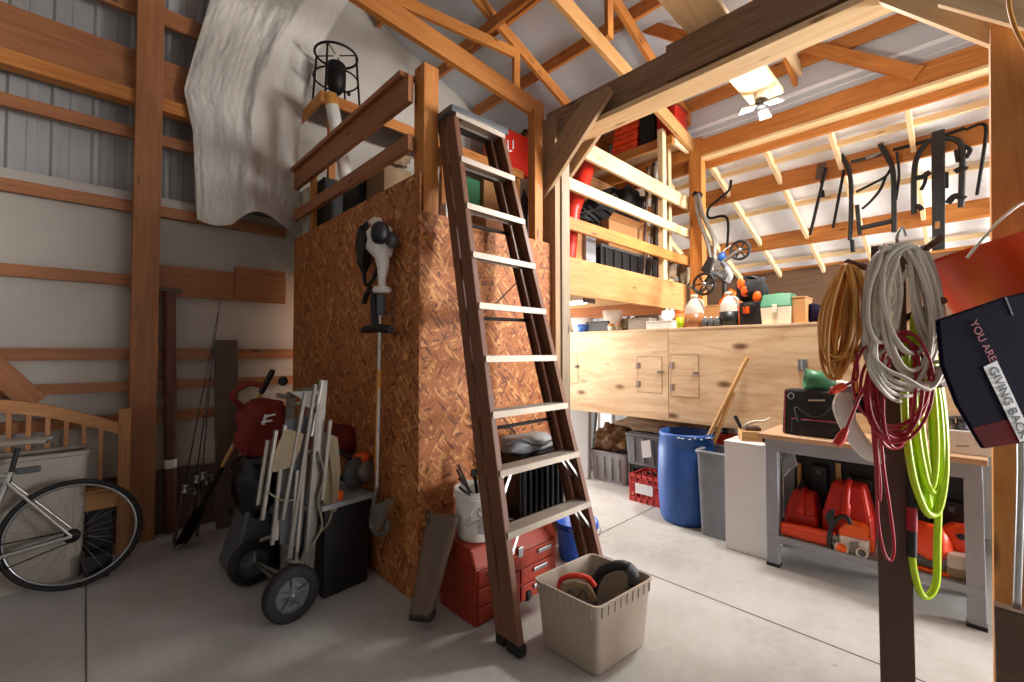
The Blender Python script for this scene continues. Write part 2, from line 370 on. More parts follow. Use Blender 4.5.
struct('header_board', MB().box(-3.1, 1.4, 4.71, 4.755, zg(20.6), zg(2)), 'pine_dim', wl)
q0, q1 = PY(100, 0, 4.7), PY(139, 14, 4.7)
struct('girt', MB().box(-3.1, 1.4, 4.715, 4.755, q1.z, q1.z+.15), 'pine_dim', wl)
struct('header_board', MB().box(.4, 1.42, 4.70, 4.752, zg(300, 4.7, 230), zg(272, 4.7, 230)), 'pine_dim', wl)
struct('header_block', MB().box(.98, 1.4, 4.655, 4.70, zg(301, 4.7, 280), zg(272, 4.7, 280)), 'pine_dim', wl)
struct('skirt_board', MB().box(-3.1, 2.9, 4.70, 4.755, 0, zg(494)), 'treated', wl)
struct('timber_column_1', MB().box(.255, .425, 4.58, 4.755, 0, 6.0), 'pine_dim', bevel=.004)
struct('timber_column_2', MB().box(-2.2, -2.03, 4.58, 4.755, 0, 6.0), 'pine_dim', bevel=.004)
w2 = PY(0, 372, 4.66); w3 = PY(34, 402, 4.66)
struct('wall_brace', MB().beam(w2-(w3-w2)*2, w3+(w3-w2)*.05, .038, .14, (0, 0, 1)), 'pine_dim')
# --- side wall under the eave (low, white ribs), bay beyond it with bright roof
def siding_y(mb, y0, y1, x, zlo, zhi, pitch=.2286):
    n = int((y1-y0)/pitch)+1
    for i in range(n):
        a = y0+i*pitch; vs = []
        for p, q in [(a, 0), (a+.02, .022), (a+.045, .022), (a+.065, 0), (a+pitch, 0)]: vs += [(x-q, min(p, y1), zlo), (x-q, min(p, y1), zhi)]
        mb.add(vs, [(2*k, 2*k+2, 2*k+3, 2*k+1) for k in range(4)], (0, 0, 1))
    return mb
struct('wall_right', siding_y(MB(), -3, 4.85, 5.23, 0, 1.6), 'siding_bright')
hx = 8.3; hz0 = PX(780, 271, hx).z; hz1 = leanz(hx)+.05
struct('wall_bay', MB().box(hx+.02, hx+.04, -6, 4.9, 0, hz0+.12), 'bay_board')
struct('beam_bay', MB().box(hx-.04, hx+.02, -6, 4.9, hz0, hz1+.12), 'pine', label='orange header board carrying the low end of the bright side roof', cat='beam')
# --- ceilings
rb = lambda x0, x1, fz, t: [Vector(p) for p in ((x0, -6, fz(x0)), (x1, -6, fz(x1)), (x1, 4.9, fz(x1)), (x0, 4.9, fz(x0)), (x0, -6, fz(x0)+t), (x1, -6, fz(x1)+t), (x1, 4.9, fz(x1)+t), (x0, 4.9, fz(x0)+t))]
def sheet_roof(x0, x1, fz, amp, k):
    return MB().grid(lambda u, v: Vector((x0+(x1-x0)*u, -6+10.9*v, fz(x0+(x1-x0)*u)+amp*mnoise.noise((u*k, v*k*2, 0))-amp*abs(math.sin((x0+(x1-x0)*u)*PI/.62))**2)), 70, 60, True, (0, 1, 0))
ce = struct('ceiling', sheet_roof(-3.2, 5.3, roofz, .03, 6), 'insul')
struct('roof_deck', MB().hexa(rb(-3.2, 5.6, lambda x: roofz(x)+.1, .03)), 'insul', ce)
for x in (.9, 1.65, 2.40, 3.2, 3.85, 4.5, 5.08):
    struct('purlin', MB().box(x-.02, x+.02, -6, 4.74, roofz(x)-.14, roofz(x)), 'pine', ce)
cl = struct('ceiling_bay', sheet_roof(5.1, 8.32, lambda x: leanz(x)+.14, .02, 6), 'insul_bright')
struct('roof_deck', MB().hexa(rb(5.1, 8.6, lambda x: leanz(x)+.2, .03)), 'insul_bright', cl)
for x, mt, h in ((5.75, 'pine_light', .09), (6.07, 'pine', .14), (6.6, 'pine_light', .09), (7.3, 'pine', .14), (7.92, 'pine_light', .09)):
    struct('purlin', MB().box(x-.02, x+.02, -6, 4.8, leanz(x)-(.08 if mt == 'pine' else -.03), leanz(x)+h), mt, cl)
for k in range(9):
    y = 3.96-.6*k
    struct('rafter', MB().beam((5.15, y, leanz(5.15)+.03), (8.28, y, leanz(8.28)+.03), .04, .09), 'pine_light', cl)
struct('wall_gable_strip', MB().box(5.115, 5.135, -6, 4.8, 3.90, 4.6), 'insul')
# closing walls out of view with a wide doorway on the bench side
struct('wall_back', MB().box(-3.25, -3.2, -6, 4.9, 0, 7.6), 'siding')
struct('wall_front', MB().box(-3.2, 1.8, -6.05, -6, 0, 7.6).box(5.2, 8.6, -6.05, -6, 3.0, 7).box(1.8, 5.2, -6.05, -6, 3.4, 7), 'siding')
# --- loft framing
cor = thing('timber_post', 'orange timber post at the corner of the strand board closet', 'post', (1.545, 2.385, 0))
part('post_shaft', MB().box(1.49, 1.60, 2.33, 2.445, 0, PX(430, 56, 1.49).z), 'pine', cor, bevel=.004)
stp = thing('timber_post', 'short orange post standing on the end of the strand board front', 'post', (2.55, 2.37, 0))
part('post_shaft', MB().box(2.50, 2.59, 2.33, 2.405, 0, PY(540, 111, 2.33).z), 'pine', stp, bevel=.004)
gp = thing('timber_post', 'weathered grey timber post where the closet meets the loft beam', 'post', (2.775, 2.34, 0))
part('post_shaft', MB().box(2.73, 2.83, 2.25, 2.43, 0, 3.38), 'weathered', gp, bevel=.004)
part('post_side_board', MB().box(2.665, 2.728, 2.265, 2.42, 0, 3.40), 'brace', gp, bevel=.003)
ep = thing('timber_post', 'timber post at the far end of the loft rails by the bow', 'post', (5.12, 2.17, 0))
part('post_shaft', MB().box(5.045, 5.165, 2.10, 2.245, 0, 3.98), 'pine', ep, bevel=.004)
rp = struct('timber_column_3', MB().hexa([Vector(p) for p in ((2.69, -.215, 0), (2.85, -.215, 0), (2.85, -.04, 0), (2.69, -.04, 0), (2.69, -.265, 3.24), (2.85, -.265, 3.24), (2.85, -.09, 3.24), (2.69, -.09, 3.24))], (0, 0, 1)), 'oak', bevel=.004)
bl = PX(988, 600, 2.6).z
struct('trim_1', MB().box(2.56, 2.61, -.9, -.045, 0, bl), 'treated', bevel=.003)
closet = struct('wall_closet', MB().box(1.45, 1.462, 2.31, 3.53, 0, 2.61, (0, 0, 1)), 'osb')
struct('sheet', MB().box(1.45, 1.462, 3.533, 4.56, 0, 2.61, (0, 0, 1)), 'osb', closet)
struct('sheet', MB().box(1.4625, 2.665, 2.31, 2.322, 0, 2.37, (0, 0, 1)), 'osb', closet)
struct('rim_board', MB().box(1.463, 1.50, 2.45, 4.56, 2.44, 2.60), 'pine_dim', closet)
loft = thing('storage_loft', 'raised timber storage loft with slatted rails above the closet and shelves', 'loft', (3.5, 2.3, 0))
lz0, lz1 = PY(567.6, 290.2, 2.3).z, PY(568.2, 254.7, 2.3).z
part('fascia_beam', MB().box(2.83, 5.08, 2.30, 2.36, 1.985, 2.30), 'glulam', loft, bevel=.004, label='wide laminated timber fascia beam')
part('deck', MB().box(1.47, 5.08, 2.36, 4.72, 2.26, 2.30, (1, 0, 0)), 'plywood', loft)
for x in (3.2, 3.8, 4.4): part('joist', MB().box(x-.02, x+.02, 2.365, 4.70, 2.05, 2.258), 'pine_light', loft)
part('rim_joist', MB().box(5.0, 5.06, 2.365, 4.70, 1.97, 2.258), 'pine', loft)
def rail_y(u0, v0, u1, v1, h, mt, y=2.27, t=.035, nm='guard_rail'):
    a, b = PY(u0, v0, y), PY(u1, v1, y); z = (a.z+b.z)/2
    part(nm, MB().box(a.x, b.x, y, y+t, z-h/2, z+h/2), mt, loft, bevel=.003)
rail_y(585, 153, 695, 204, .15, 'pine_light'); rail_y(569.5, 184, 695, 235, .095, 'pine_light', 2.262); rail_y(569, 221, 695, 264, .105, 'pine', 2.262)
def rail_x(v0, v1, h, x=1.46, mt='pine_dim', t=.04):
    a, b = PX(297.6, v0, x), PX(414, v1, x); z = (a.z+b.z)/2
    part('guard_rail', MB().box(x-t, x-.001, 2.40, 4.50, z-h/2, z+h/2), mt, loft, bevel=.003)
rail_x(185, 86, .17); rail_x(219, 140, .10)
part('rail_cap', MB().box(1.39, 1.50, 2.45, 4.50, PX(297.6, 172.9, 1.45).z, PX(297.6, 172.9, 1.45).z+.035), 'pine_dim', loft)
a = PX(326, 170, 1.5)
part('rail_post', MB().box(1.465, 1.505, 4.13, 4.19, 2.30, 3.25), 'pine', loft)
part('rail_post', MB().box(4.52, 4.60, 2.30, 2.36, 2.30, PY(675, 140, 2.33).z), 'pine_light', loft)
# --- carriers and braces
struct('beam_eave', MB().box(5.06, 5.10, -3.0, 4.75, 3.76, 3.95), 'pine', label='long orange double header beam under the eave', cat='beam')
struct('beam_eave_inner', MB().box(5.20, 5.24, -3.0, 4.75, 3.66, 3.83), 'pine', label='second header board behind the eave beam', cat='beam')
struct('beam_eave_lip', MB().box(5.055, 5.2, -3.0, 2.1, 3.735, 3.76), 'pine_light', label='pale strip under the eave beam', cat='beam')
struct('beam_loft', MB().box(2.735, 2.785, -.9, 2.42, 3.245, 3.49), 'dark_beam', label='dark stained beam running out from the grey post', cat='beam', bevel=.004)
struct('beam_loft_ply', MB().box(2.69, 2.734, -.9, 1.34, 3.265, 3.50), 'dark_beam', label='second dark ply lapped on the loft beam', cat='beam', bevel=.004)
struct('beam_loft_plate', MB().box(2.69, 2.88, -.9, 2.24, 3.205, 3.244), 'pine_light', label='pale plank fixed flat under the dark loft beam', cat='beam', bevel=.003)
def brace_plank(px, x, off, label, mt='brace', edge=None):
    pts = [PX(u, v, x) for u, v in px]
    t = thing('knee_brace', label, 'brace', pts[0]); part('plank', MB().prism(pts, (off, 0, 0), pts[1]-pts[0]), mt, t, bevel=.002)
    return t
brace_plank([(543.5, 198), (611, 91), (607, 85.5), (585, 98), (568, 122), (543, 163)], 2.63, .036, 'grey-brown knee brace plank on the ladder side of the grey post')
brace_plank([(568.5, 178), (609, 119), (592, 122), (569.5, 142)], 2.885, .036, 'shorter knee brace plank tucked behind the first brace under the beam')
# roof trusses
def truss(y, label, x0=-.5, chord=None, tops=True, web=()):
    t = thing('roof_truss', label, 'truss', (5.1, y, 3.9))
    part('top_chord', MB().beam((x0, y, roofz(x0)-.21), (5.2, y, roofz(5.2)-.21), .04, .13), 'pine', t)
    for p, q, h, mt in chord or (): part('bottom_chord', MB().beam(p, q, .04, h), mt, t)
    for p, q in web: part('web', MB().beam(p, q, .038, .085, (1, 0, 0)), 'pine', t)
    return t
y1 = 2.2; a, b = PY(561, 0, y1), PY(696, 150, y1); c = PY(609, 38, y1); d = a+(a-b)*.5
truss(2.26, 'roof truss above the loft rails with a pale lower chord', chord=[(d, b, .15, 'glulam')], web=[((c.x, y1, c.z), (c.x, y1, roofz(c.x)-.2))])
y2 = 3.4; a, b = PY(404.6, 3, y2), PY(516, 54, y2); c = PY(515, 92, y2)
truss(3.4, 'roof truss over the middle of the loft with hanging strut', chord=[(a+(a-b)*1.2, b, .11, 'pine')], web=[((b.x, y2, c.z), (b.x, y2, roofz(b.x)-.15))])
y3 = 1.13; a, b = PY(784, 44, y3), PY(818, 100, y3)
truss(1.17, 'roof truss landing on the eave beam beyond the lamp', chord=[(a+(a-b)*2.2, b, .11, 'pine_light')])
truss(.04, 'roof truss above the oak post', chord=[(PY(1090, -60, .04), (5.1, .04, 3.97), .11, 'pine')]) if False else None
def diag(p, q, label, w=.04, h=.11, mt='pine', up=(0, 0, 1)):
    t = thing('timber_brace', label, 'brace', q); part('plank', MB().beam(p, q, w, h, up), mt, t); return t
diag(PX(799, 45, 5.04), PX(918, 74, 5.04), 'diagonal brace dropping onto the eave beam right of the lamp')
diag(PX(575, 6, 4.1), PX(692, 40, 4.1), 'diagonal brace between trusses left of the pale overhead plank')
q = PY(541, 113, 2.38); p = PY(366, -3, 2.38)
diag(p+(p-q)*.1, q+(q-p)*.01, 'long orange sloping tie from over the corner post down to the short post', .04, .14)
p, q = PX(612, 0, 2.4), PX(455, 52, 2.95)
a = PX(519, 3, 3.0)
diag(Vector((3.0, a.y-1.4, a.z)), Vector((3.0, PX(447, 56, 3.0).y, a.z)), 'level orange lateral brace crossing over the loft trusses', .04, .12)
p, q = PX(902, -3, 2.76), PX(990, 30, 2.76)
diag(p+(p-q)*.6, q+(q-p)*.15, 'pale-edged brace sloping to the head of the oak post', .04, .10, 'pine_light')
p, q = PX(948, -6, 2.6), PX(1024, 14, 2.6)
diag(p, q+(q-p)*.5, 'pale plank crossing in front of the oak post head', .03, .09, 'pine_light')
struct('beam_post_head', MB().box(2.63, 2.68, -1.4, -.10, 3.02, 3.2), 'pine', label='orange board across the head of the oak post', cat='beam')
pk = thing('overhead_plank', 'wide pale plank lying across the dark loft beam, lamp at its end', 'plank', (3.1, 1.1, 3.51))
p0, p1 = PZ(727, 47, 3.53), PZ(768, 103, 3.53)
part('board', MB().box(1.2, 3.86, .965, 1.20, 3.51, 3.55), 'pine_light', pk, bevel=.003)
# plastic sheet hanging at the wall
def drape(u, v):
    # v=0 bottom, v=1 top ; follows the photo's outline on a plane a little off the wall
    top = [(262, -30), (330, -30)]
    uL = 222+ (-34)*math.sin(PI*min(1, v*1.0))*1.0*(1-v*.35) if v < .9 else 222-34*math.sin(PI*.9)*(1-.9*.35)+(v-.9)*340
    lx = [197, 195, 193, 184, 196, 209, 222][min(6, int(v*6))]; lx2 = [197, 195, 193, 184, 196, 209, 222][min(6, int(v*6)+1)]; f = v*6-int(v*6)
    xl = lx*(1-f)+lx2*f; rx = [302, 300, 299, 305, 318, 345, 392]; k = min(6, int(v*6)); xr = rx[k]*(1-f)+rx[min(6, k+1)]*f
    yb = 219+u*14+ (4*math.sin(u*9)); yt = -40
    px = xl+(xr-xl)*u; py = yb+(yt-yb)*v
    dep = .10*math.sin(u*PI)*(1-.3*v)+.022*abs(math.sin(u*5+v*1.2+.8*mnoise.noise((u*2, v*3, 1))))**1.5*(.3+.7*(1-v))+.06*max(0, 1-abs(u-.55-.25*(v-.3))*9)+.05*mnoise.noise((u*4, v*2, 3))+(.008+.02*max(0, 1-abs(u-.6)*4))*mnoise.noise((u*13, v*9, 8))+.008*mnoise.noise((u*30, v*24, 5))
    fl = max(0, 1-v*7)*max(0, math.sin((u-.34)/.62*PI) if .34 < u < .96 else 0); dep += .16*fl; py -= 13*fl
    return PY(px, py, 4.60-dep)
dr = MB().grid(drape, 110, 90, True)
solo('plastic_sheet', 'crumpled white plastic sheet hanging loose on the end wall beside the loft', 'plastic sheet', dr, 'drape')
# ================================================================ LEFT SIDE
def wheel(mb_t, mb_r, mb_s, c, r, ax, rt=.014, ns=24, hub=.02, w=.03):
    c = Vector(c); ax = Vector(ax).normalized(); u = ax.cross(Vector((0, 0, 1))).normalized(); v = u.cross(ax)
    ring = lambda R, n=48: [c+(u*math.cos(2*PI*k/n)+v*math.sin(2*PI*k/n))*R for k in range(n)]
    mb_t.tube(ring(r-rt), rt, 8, True); mb_r.tube(ring(r-rt*2-.008), .009, 6, True)
    for k in range(ns):
        a = 2*PI*k/ns; b = a+(.5 if k % 2 else -.5)
        mb_s.tube([c+(u*math.cos(b)+v*math.sin(b))*hub+ax*(w if k % 4 < 2 else -w), c+(u*math.cos(a)+v*math.sin(a))*(r-rt*2-.01)], .0012, 4)
    mb_s.tube([c-ax*w*1.6, c+ax*w*1.6], hub*.9, 10)
# bicycle
bc = PZ(72, 589); bd = Vector((-.985, .15, 0)).normalized(); bs = Vector((-.15, -.985, 0)).normalized()
lean = Vector((.0, .02, 1)).normalized()
bike = thing('bicycle', 'silver racing bicycle with pale saddle standing before the wooden headboard', 'bicycle', bc)
R = .345
def bp(f, up, side=0): return bc+bd*f+lean*up+bs*side
axb = lean.cross(bd).normalized()
for nm, f in (('rear_wheel', 0), ('front_wheel', 1.0)):
    t_, r_, s_ = MB(), MB(), MB(); wheel(t_, r_, s_, bp(f, R), R, axb)
    w_ = part(nm, t_, 'rubber', bike); part('rim', r_, 'steel', w_); part('spokes', s_, 'dull_alu', w_)
fr = MB(); bb = bp(.42, .27); st = bp(.28, .78); hd0, hd1 = bp(.93, .60), bp(.90, .80)
for p, q, r in ((bb, st, .016), (bb, hd0, .019), (bp(.29, .76), hd1, .016), (hd0-lean*.04, hd1+lean*.03, .02)): fr.tube([p, q], r, 10)
for sd in (-.05, .05):
    fr.tube([bp(0, R, sd), bb+bs*sd*.7], .012, 8); fr.tube([bp(0, R, sd), bp(.29, .72, sd*.4)], .009, 8); fr.tube([bp(1.0, R, sd), bp(.945, .57, sd*.6)], .012, 8)
part('frame', fr, 'alu', bike)
sd_ = MB().tube([bp(.29, .72), bp(.255, .92)], .013, 10); part('seat_post', sd_, 'black', bike)
def sadf(u, v):
    f = .12+.29*v; wd = .072*(1-v)**.8+.018; a = 2*PI*u
    return bp(f, .945+.028*math.sin(a)*(1 if math.sin(a) > 0 else .6)-.02*(v-.5)**2+.015*(1-v), wd*math.cos(a))
part('saddle', MB().grid(sadf, 16, 14, True, None, True), 'taupe', bike)
hb = MB().tube(smoothpts([bp(.90, .86, -.2), bp(.96, .88, -.2), bp(.93, .88, 0), bp(.96, .88, .2), bp(.90, .86, .2), bp(.90, .76, .2)]), .014, 8); part('handlebar', hb, 'black', bike)
cr = MB().lathe([(0, -.004), (.095, -.004), (.095, .004), (0, .004)], bb+bs*.05, 32, bs); cr.beam(bb+bs*.06, bb+bs*.06+bd*.12-lean*.12, .012, .025); cr.lathe([(0, -.012), (.04, -.012), (.04, .012), (0, .012)], bp(0, R, .04), 20, bs)
cr.tube([bp(0, R+.035, .045), bb+lean*.092+bs*.05], .004, 5); cr.tube([bp(0, R-.035, .045), bb-lean*.092+bs*.05], .004, 5)
part('crank', cr, 'iron', bike)
part('brake', MB().tube(smoothpts([bp(.33, .62, -.04), bp(.36, .66, 0), bp(.33, .62, .04)]), .009, 8), 'black', bike)
# headboard
yh = 4.44; px0, px1 = PY(117.5, 470, yh), PY(130, 470, yh); zt = PY(124, 409, yh).z
hbd = thing('bed_headboard', 'arched wooden slatted headboard leaning at the end wall behind the bicycle', 'headboard', (-.55, yh, 0))
for x in (px0.x, -1.36): part('post', MB().box(x, x+px1.x-px0.x, yh, yh+.05, 0, zt), 'bedwood', hbd, bevel=.004)
za = PY(20, 397, yh).z; zb = PY(117, 424, yh).z; xc = (px0.x-1.30)/2; hw = px0.x-xc
arch = lambda x: zb+(za-zb)*math.cos((x-xc)/hw*PI/2*.98)
top = MB(); xs = [xc-hw+2*hw*k/24 for k in range(25)]
vs = []
for x in xs:
    z = arch(x)
    vs += [(x, yh+.01, z-.085), (x, yh+.045, z-.085), (x, yh+.045, z), (x, yh+.01, z)]
fs = [(4*k+i, 4*k+(i+1) % 4, 4*k+4+(i+1) % 4, 4*k+4+i) for k in range(24) for i in range(4)]
top.add(vs, fs, (1, 0, 0)); part('arched_rail', top, 'bedwood', hbd)
part('lower_rail', MB().box(xc-hw, xc+hw, yh+.01, yh+.04, .34, .44), 'bedwood', hbd, bevel=.003)
for k in range(14):
    x = px0.x-.095-k*.0905
    if x > xc-hw+.04: part('slat', MB().box(x-.012, x+.012, yh+.016, yh+.034, .44, arch(x)-.08), 'bedwood', hbd)
# bin
pr = PY(89, 452, 4.16); bx1 = pr.x; bzt = pr.z
yb = 4.06; bn = thing('storage_bin', 'grey plastic bin with rolled rim behind the bicycle wheel', 'bin', (bx1-.4, 4.2, 0))
def tub(x0, x1, y0, y1, z0, z1, tp=.93, wt=.012, n=24, sq=.22, oz=None):
    """open tapered tub with rounded corners"""
    cx, cy = (x0+x1)/2, (y0+y1)/2; hx_, hy_ = (x1-x0)/2, (y1-y0)/2
    def sp(a, k):
        c, s = math.cos(a), math.sin(a); p = sq
        return (math.copysign(abs(c)**p, c)*hx_*k, math.copysign(abs(s)**p, s)*hy_*k)
    mb = MB(); prof = [(0.001, z0), (tp, z0), (tp+(1-tp)*.5, (z0+z1)/2), (1, z1), (1.0-wt/hx_, z1), (tp-wt/hx_, z0+wt), (0.001, z0+wt)]
    vs = []
    for k, z in prof:
        for i in range(n):
            a = 2*PI*(i+.5)/n; q = sp(a, k); vs.append((cx+q[0], cy+q[1], z))
    fs = [(j*n+i, j*n+(i+1) % n, (j+1)*n+(i+1) % n, (j+1)*n+i) for j in range(len(prof)-1) for i in range(n)]
    return mb.add(vs, fs, (0, 0, 1), False)
def rimring(x0, x1, y0, y1, z, r, n=24, sq=.22, fl=1.0):
    cx, cy = (x0+x1)/2, (y0+y1)/2; pts = []
    for i in range(n):
        a = 2*PI*(i+.5)/n; c, s = math.cos(a), math.sin(a)
        pts.append((cx+math.copysign(abs(c)**sq, c)*(x1-x0)/2, cy+math.copysign(abs(s)**sq, s)*(y1-y0)/2, z))
    return MB().tube(pts, r, 6, True, flat=fl)
part('tub', tub(bx1-.55, bx1, 4.16, 4.40, 0, bzt, .9), 'taupe', bn); part('rim', rimring(bx1-.55, bx1, 4.16, 4.40, bzt, .018), 'taupe', bn)
part('tub_handle', MB().box(bx1-.33, bx1-.22, 4.145, 4.165, bzt-.09, bzt-.05), 'dark_grey', bn, bevel=.008)
a = PY(84, 505, 4.36); b = PY(116, 480, 4.36)
blk = thing('crate', 'low black crate under a cardboard box between bicycle wheel and headboard post', 'crate', (.12, 4.33, 0))
part('body', tub(a.x+.01, b.x-.01, 4.2, 4.42, 0, a.z-.02, .94), 'black', blk); part('rim', rimring(a.x+.01, b.x-.01, 4.2, 4.42, a.z-.02, .012), 'black', blk)
cb = thing('cardboard_box', 'small cardboard box on the black crate beside the headboard post', 'box', (.12, 4.3, a.z))
part('carton', MB().box(a.x, b.x, 4.2, 4.42, a.z-.008, b.z-.04), 'card', cb); part('flap', MB().beam((a.x, 4.2, b.z-.04), (b.x, 4.2, b.z-.04), .003, .002).prism([(a.x, 4.2, b.z-.04), (b.x, 4.2, b.z-.04), (b.x, 4.12, b.z-.01), (a.x, 4.12, b.z-.01)], (0, 0, .004)), 'card', cb)
a = PY(96, 515, 4.1); bx = solo('battery_box', 'small dark box on the floor behind the bicycle rear wheel', 'box', MB().box(a.x-.05, a.x+.07, 4.05, 4.15, 0, .13).box(a.x-.055, a.x+.075, 4.045, 4.155, .13, .16), 'black', bevel=.006)
# brown pole
b0 = PZ(171, 533); t0 = PY(169.5, 292, 4.665)
pl = thing('timber_pole', 'reddish brown round pole standing at the end wall by the column', 'pole', b0)
part('shaft', MB().tube([b0+Vector((0, 0, .01)), t0], .043, 16), 'brown_pole', pl)
part('band', MB().tube([b0.lerp(t0, .27), b0.lerp(t0, .305)], .045, 16), 'white_plastic', pl, label='white band')
part('cap', MB().cbox(t0-Vector((0, .005, 0)), .17, .05, .03), 'treated', pl, bevel=.004)
# fishing rods
def rod(bu, bv, by, tu, tv, ty, hv, label, reel=True):
    b_ = PY(bu, bv, by); t_ = PY(tu, tv, ty); g0 = b_+(b_-t_)*((b_.z-.01)/max(.01, (t_.z-b_.z)))
    t = thing('fishing_rod', label, 'fishing rod', g0, group=None)
    part('blank', MB().tube([g0, g0.lerp(t_, .3), t_], [.007, .005, .0025], 8), 'black_gloss', t)
    part('grip', MB().tube([g0, g0.lerp(t_, .04), g0.lerp(t_, .17), g0.lerp(t_, .21)], [.013, .015, .014, .011], 10), 'treated' if reel else 'black', t)
    ey = MB()
    for k in (.4, .53, .65, .76, .86, .94):
        c = g0.lerp(t_, k); d = (t_-g0).normalized(); ey.tube([c+Vector((0, -.006-.018*(1-k), 0))+Vector((math.cos(q)*.012*(1.3-k), 0, math.sin(q)*.012*(1.3-k))) for q in [2*PI*i/10 for i in range(10)]], .0016, 4, True); ey.tube([c, c+Vector((0, -.012, -.02))], .0015, 4)
    part('line_guides', ey, 'steel', t)
    if reel:
        c = g0.lerp(t_, hv)+Vector((0, -.05, 0))
        rl = MB().lathe([(0, -.03), (.026, -.03), (.03, -.02), (.02, -.012), (.02, .012), (.03, .02), (.022, .035), (0, .04)], c, 16, (t_-g0)); rl.tube([c, c+Vector((0, .05, .01))], .007, 6)
        rl.tube([c+Vector((.02, 0, 0)), c+Vector((.06, 0, 0)), c+Vector((.065, 0, -.03))], .005, 6); rl.blob(c+Vector((.065, 0, -.045)), .012, .012, .014, 0, n=8, m=6); part('reel', rl, 'steel', t)
rod(181, 505, 4.42, 221, 298, 4.69, .20, 'long fishing rod leaning on the end wall, reel low on its grip')
rod(193, 500, 4.45, 219, 310, 4.69, .24, 'fishing rod leaning between the brown pole and the grey board')
rod(200, 500, 4.45, 213, 345, 4.69, .3, 'short fishing rod beside the grey board', True)
# grey board
b0 = PZ(226, 520); x0, x1 = PY(214.5, 430, 4.6).x, PY(238, 430, 4.6).x
gb = solo('timber_board', 'wide grey-brown board leaning upright on the end wall', 'board', MB().hexa([(x0, 4.46, .005), (x1, 4.46, .005), (x1, 4.50, 0), (x0, 4.50, 0), (x0, 4.665, PY(226, 340, 4.665).z), (x1, 4.665, PY(226, 340, 4.665).z), (x1, 4.70, PY(226, 340, 4.665).z-.005), (x0, 4.70, PY(226, 340, 4.665).z-.005)], (0, 0, 1)), 'treated', bevel=.004)
# shovel
tip = PZ(180, 548); top = PY(273, 370, 3.78); sh = thing('shovel', 'steel shovel with wooden shaft and black grip leaning by the hand truck', 'shovel', tip)
d = (top-tip); e = PY(228, 462, tip.y+(3.78-tip.y)*.5); e = tip.lerp(top, .46)+Vector((0, .02, -.01))
n_ = Vector((.75, -.55, .3)).normalized(); dd = (e-tip).normalized(); ws = dd.cross(Vector((0, 0, 1))).normalized()
def blade(u, v):
    k = v; w_ = .105*(1 if k < .85 else 1-(k-.85)*3.0); w_ *= (.75+.25*min(1, k*6))
    return tip+dd*(.32*k)+ws*((u-.5)*2*w_)+Vector((0, 0, .0))+dd.cross(ws)*(-.03*(1-(2*u-1)**2)-.0)+Vector((0, 0, .004))
part('blade', MB().grid(blade, 9, 10), 'iron', sh, solid=.004)
part('socket', MB().tube([tip+dd*.26, tip+dd*.34, e], [.012, .02, .019], 10), 'iron', sh)
part('shaft', MB().tube([e-dd*.03, e.lerp(top, .45), top-(top-e).normalized()*.1], .0165, 10), 'handle', sh)
part('grip', MB().tube([top-(top-e).normalized()*.2, top-(top-e).normalized()*.03, top], [.022, .023, .019], 10), 'black', sh)
# hand truck
w0, w1 = PZ(291, 621), PZ(252, 584); ay = (w1-w0).normalized(); rw = .152
ht = thing('hand_truck', 'aluminium two-wheeled hand truck standing on its toe plate before the closet', 'hand truck', (w0+w1)/2)
fx = Vector((ay.y, -ay.x, 0))
for nm, c, r in (('wheel', w0, rw), ('wheel', w1, rw*.92)):
    c = c+Vector((0, 0, r)); t_ = MB().lathe([(r*.62, -.03), (r*.9, -.034), (r*.99, -.02), (r, 0), (r*.99, .02), (r*.9, .034), (r*.62, .03)], c, 32, ay); w_ = part(nm, t_, 'rubber', ht)
    h_ = MB().lathe([(0, -.028), (.03, -.035), (.034, -.02), (r*.5, -.012), (r*.64, -.026), (r*.64, .026), (r*.5, .012), (.034, .02), (.03, .035), (0, .028)], c, 24, ay)
    for k in range(5):
        a = 2*PI*k/5; u = Vector((0, 0, 1))*math.cos(a)+fx*math.sin(a); h_.beam(c-ay*.024+u*.02, c-ay*.018+u*r*.62, .02, .014, ay)
    part('hub', h_, 'dark_grey', w_)
part('axle', MB().tube([w0+Vector((0, 0, rw))-ay*.03, w1+Vector((0, 0, rw))+ay*.03], .011, 10), 'steel', ht)
u0 = w0.lerp(w1, .2)+fx*.14; u1 = w0.lerp(w1, .75)+fx*.14
T0 = PV(u0+fx*.06, 323, 380); T1 = PV(u1+fx*.06, 291, 392)
upr = MB()
for b_, t_ in ((u0, T0), (u1, T1)): part('upright', MB().beam(b_+Vector((0, 0, .02)), t_, .032, .05, fx), 'dull_alu', ht, bevel=.004)
for k in (.18, .42, .68, .93):
    a, b = u0.lerp(T0, k), u1.lerp(T1, k); part('cross_bar', MB().tube(smoothpts([a, (a+b)/2-fx*.05+Vector((0, 0, -.02)), b], 6), .013, 8), 'alu', ht)
part('toe_plate', MB().prism([u0+Vector((0, 0, .012))-fx*.02, u1+Vector((0, 0, .012))-fx*.02, u1+fx*.2+Vector((0, 0, .006)), u0+fx*.24+Vector((0, 0, .006))], (0, 0, .008)), 'alu', ht, bevel=.003)
for wv, uu in ((w0, u0), (w1, u1)):
    bk = MB(); c = wv+Vector((0, 0, rw)); bk.tube(smoothpts([c+ay*(.05 if wv is w0 else -.05), c+Vector((0, 0, .1))+fx*.03, uu+Vector((0, 0, .33))], 5), .014, 8); bk.tube([c+ay*(.05 if wv is w0 else -.05), uu+Vector((0, 0, .06))], .013, 8); part('wheel_bracket', bk, 'dull_alu', ht)
pass
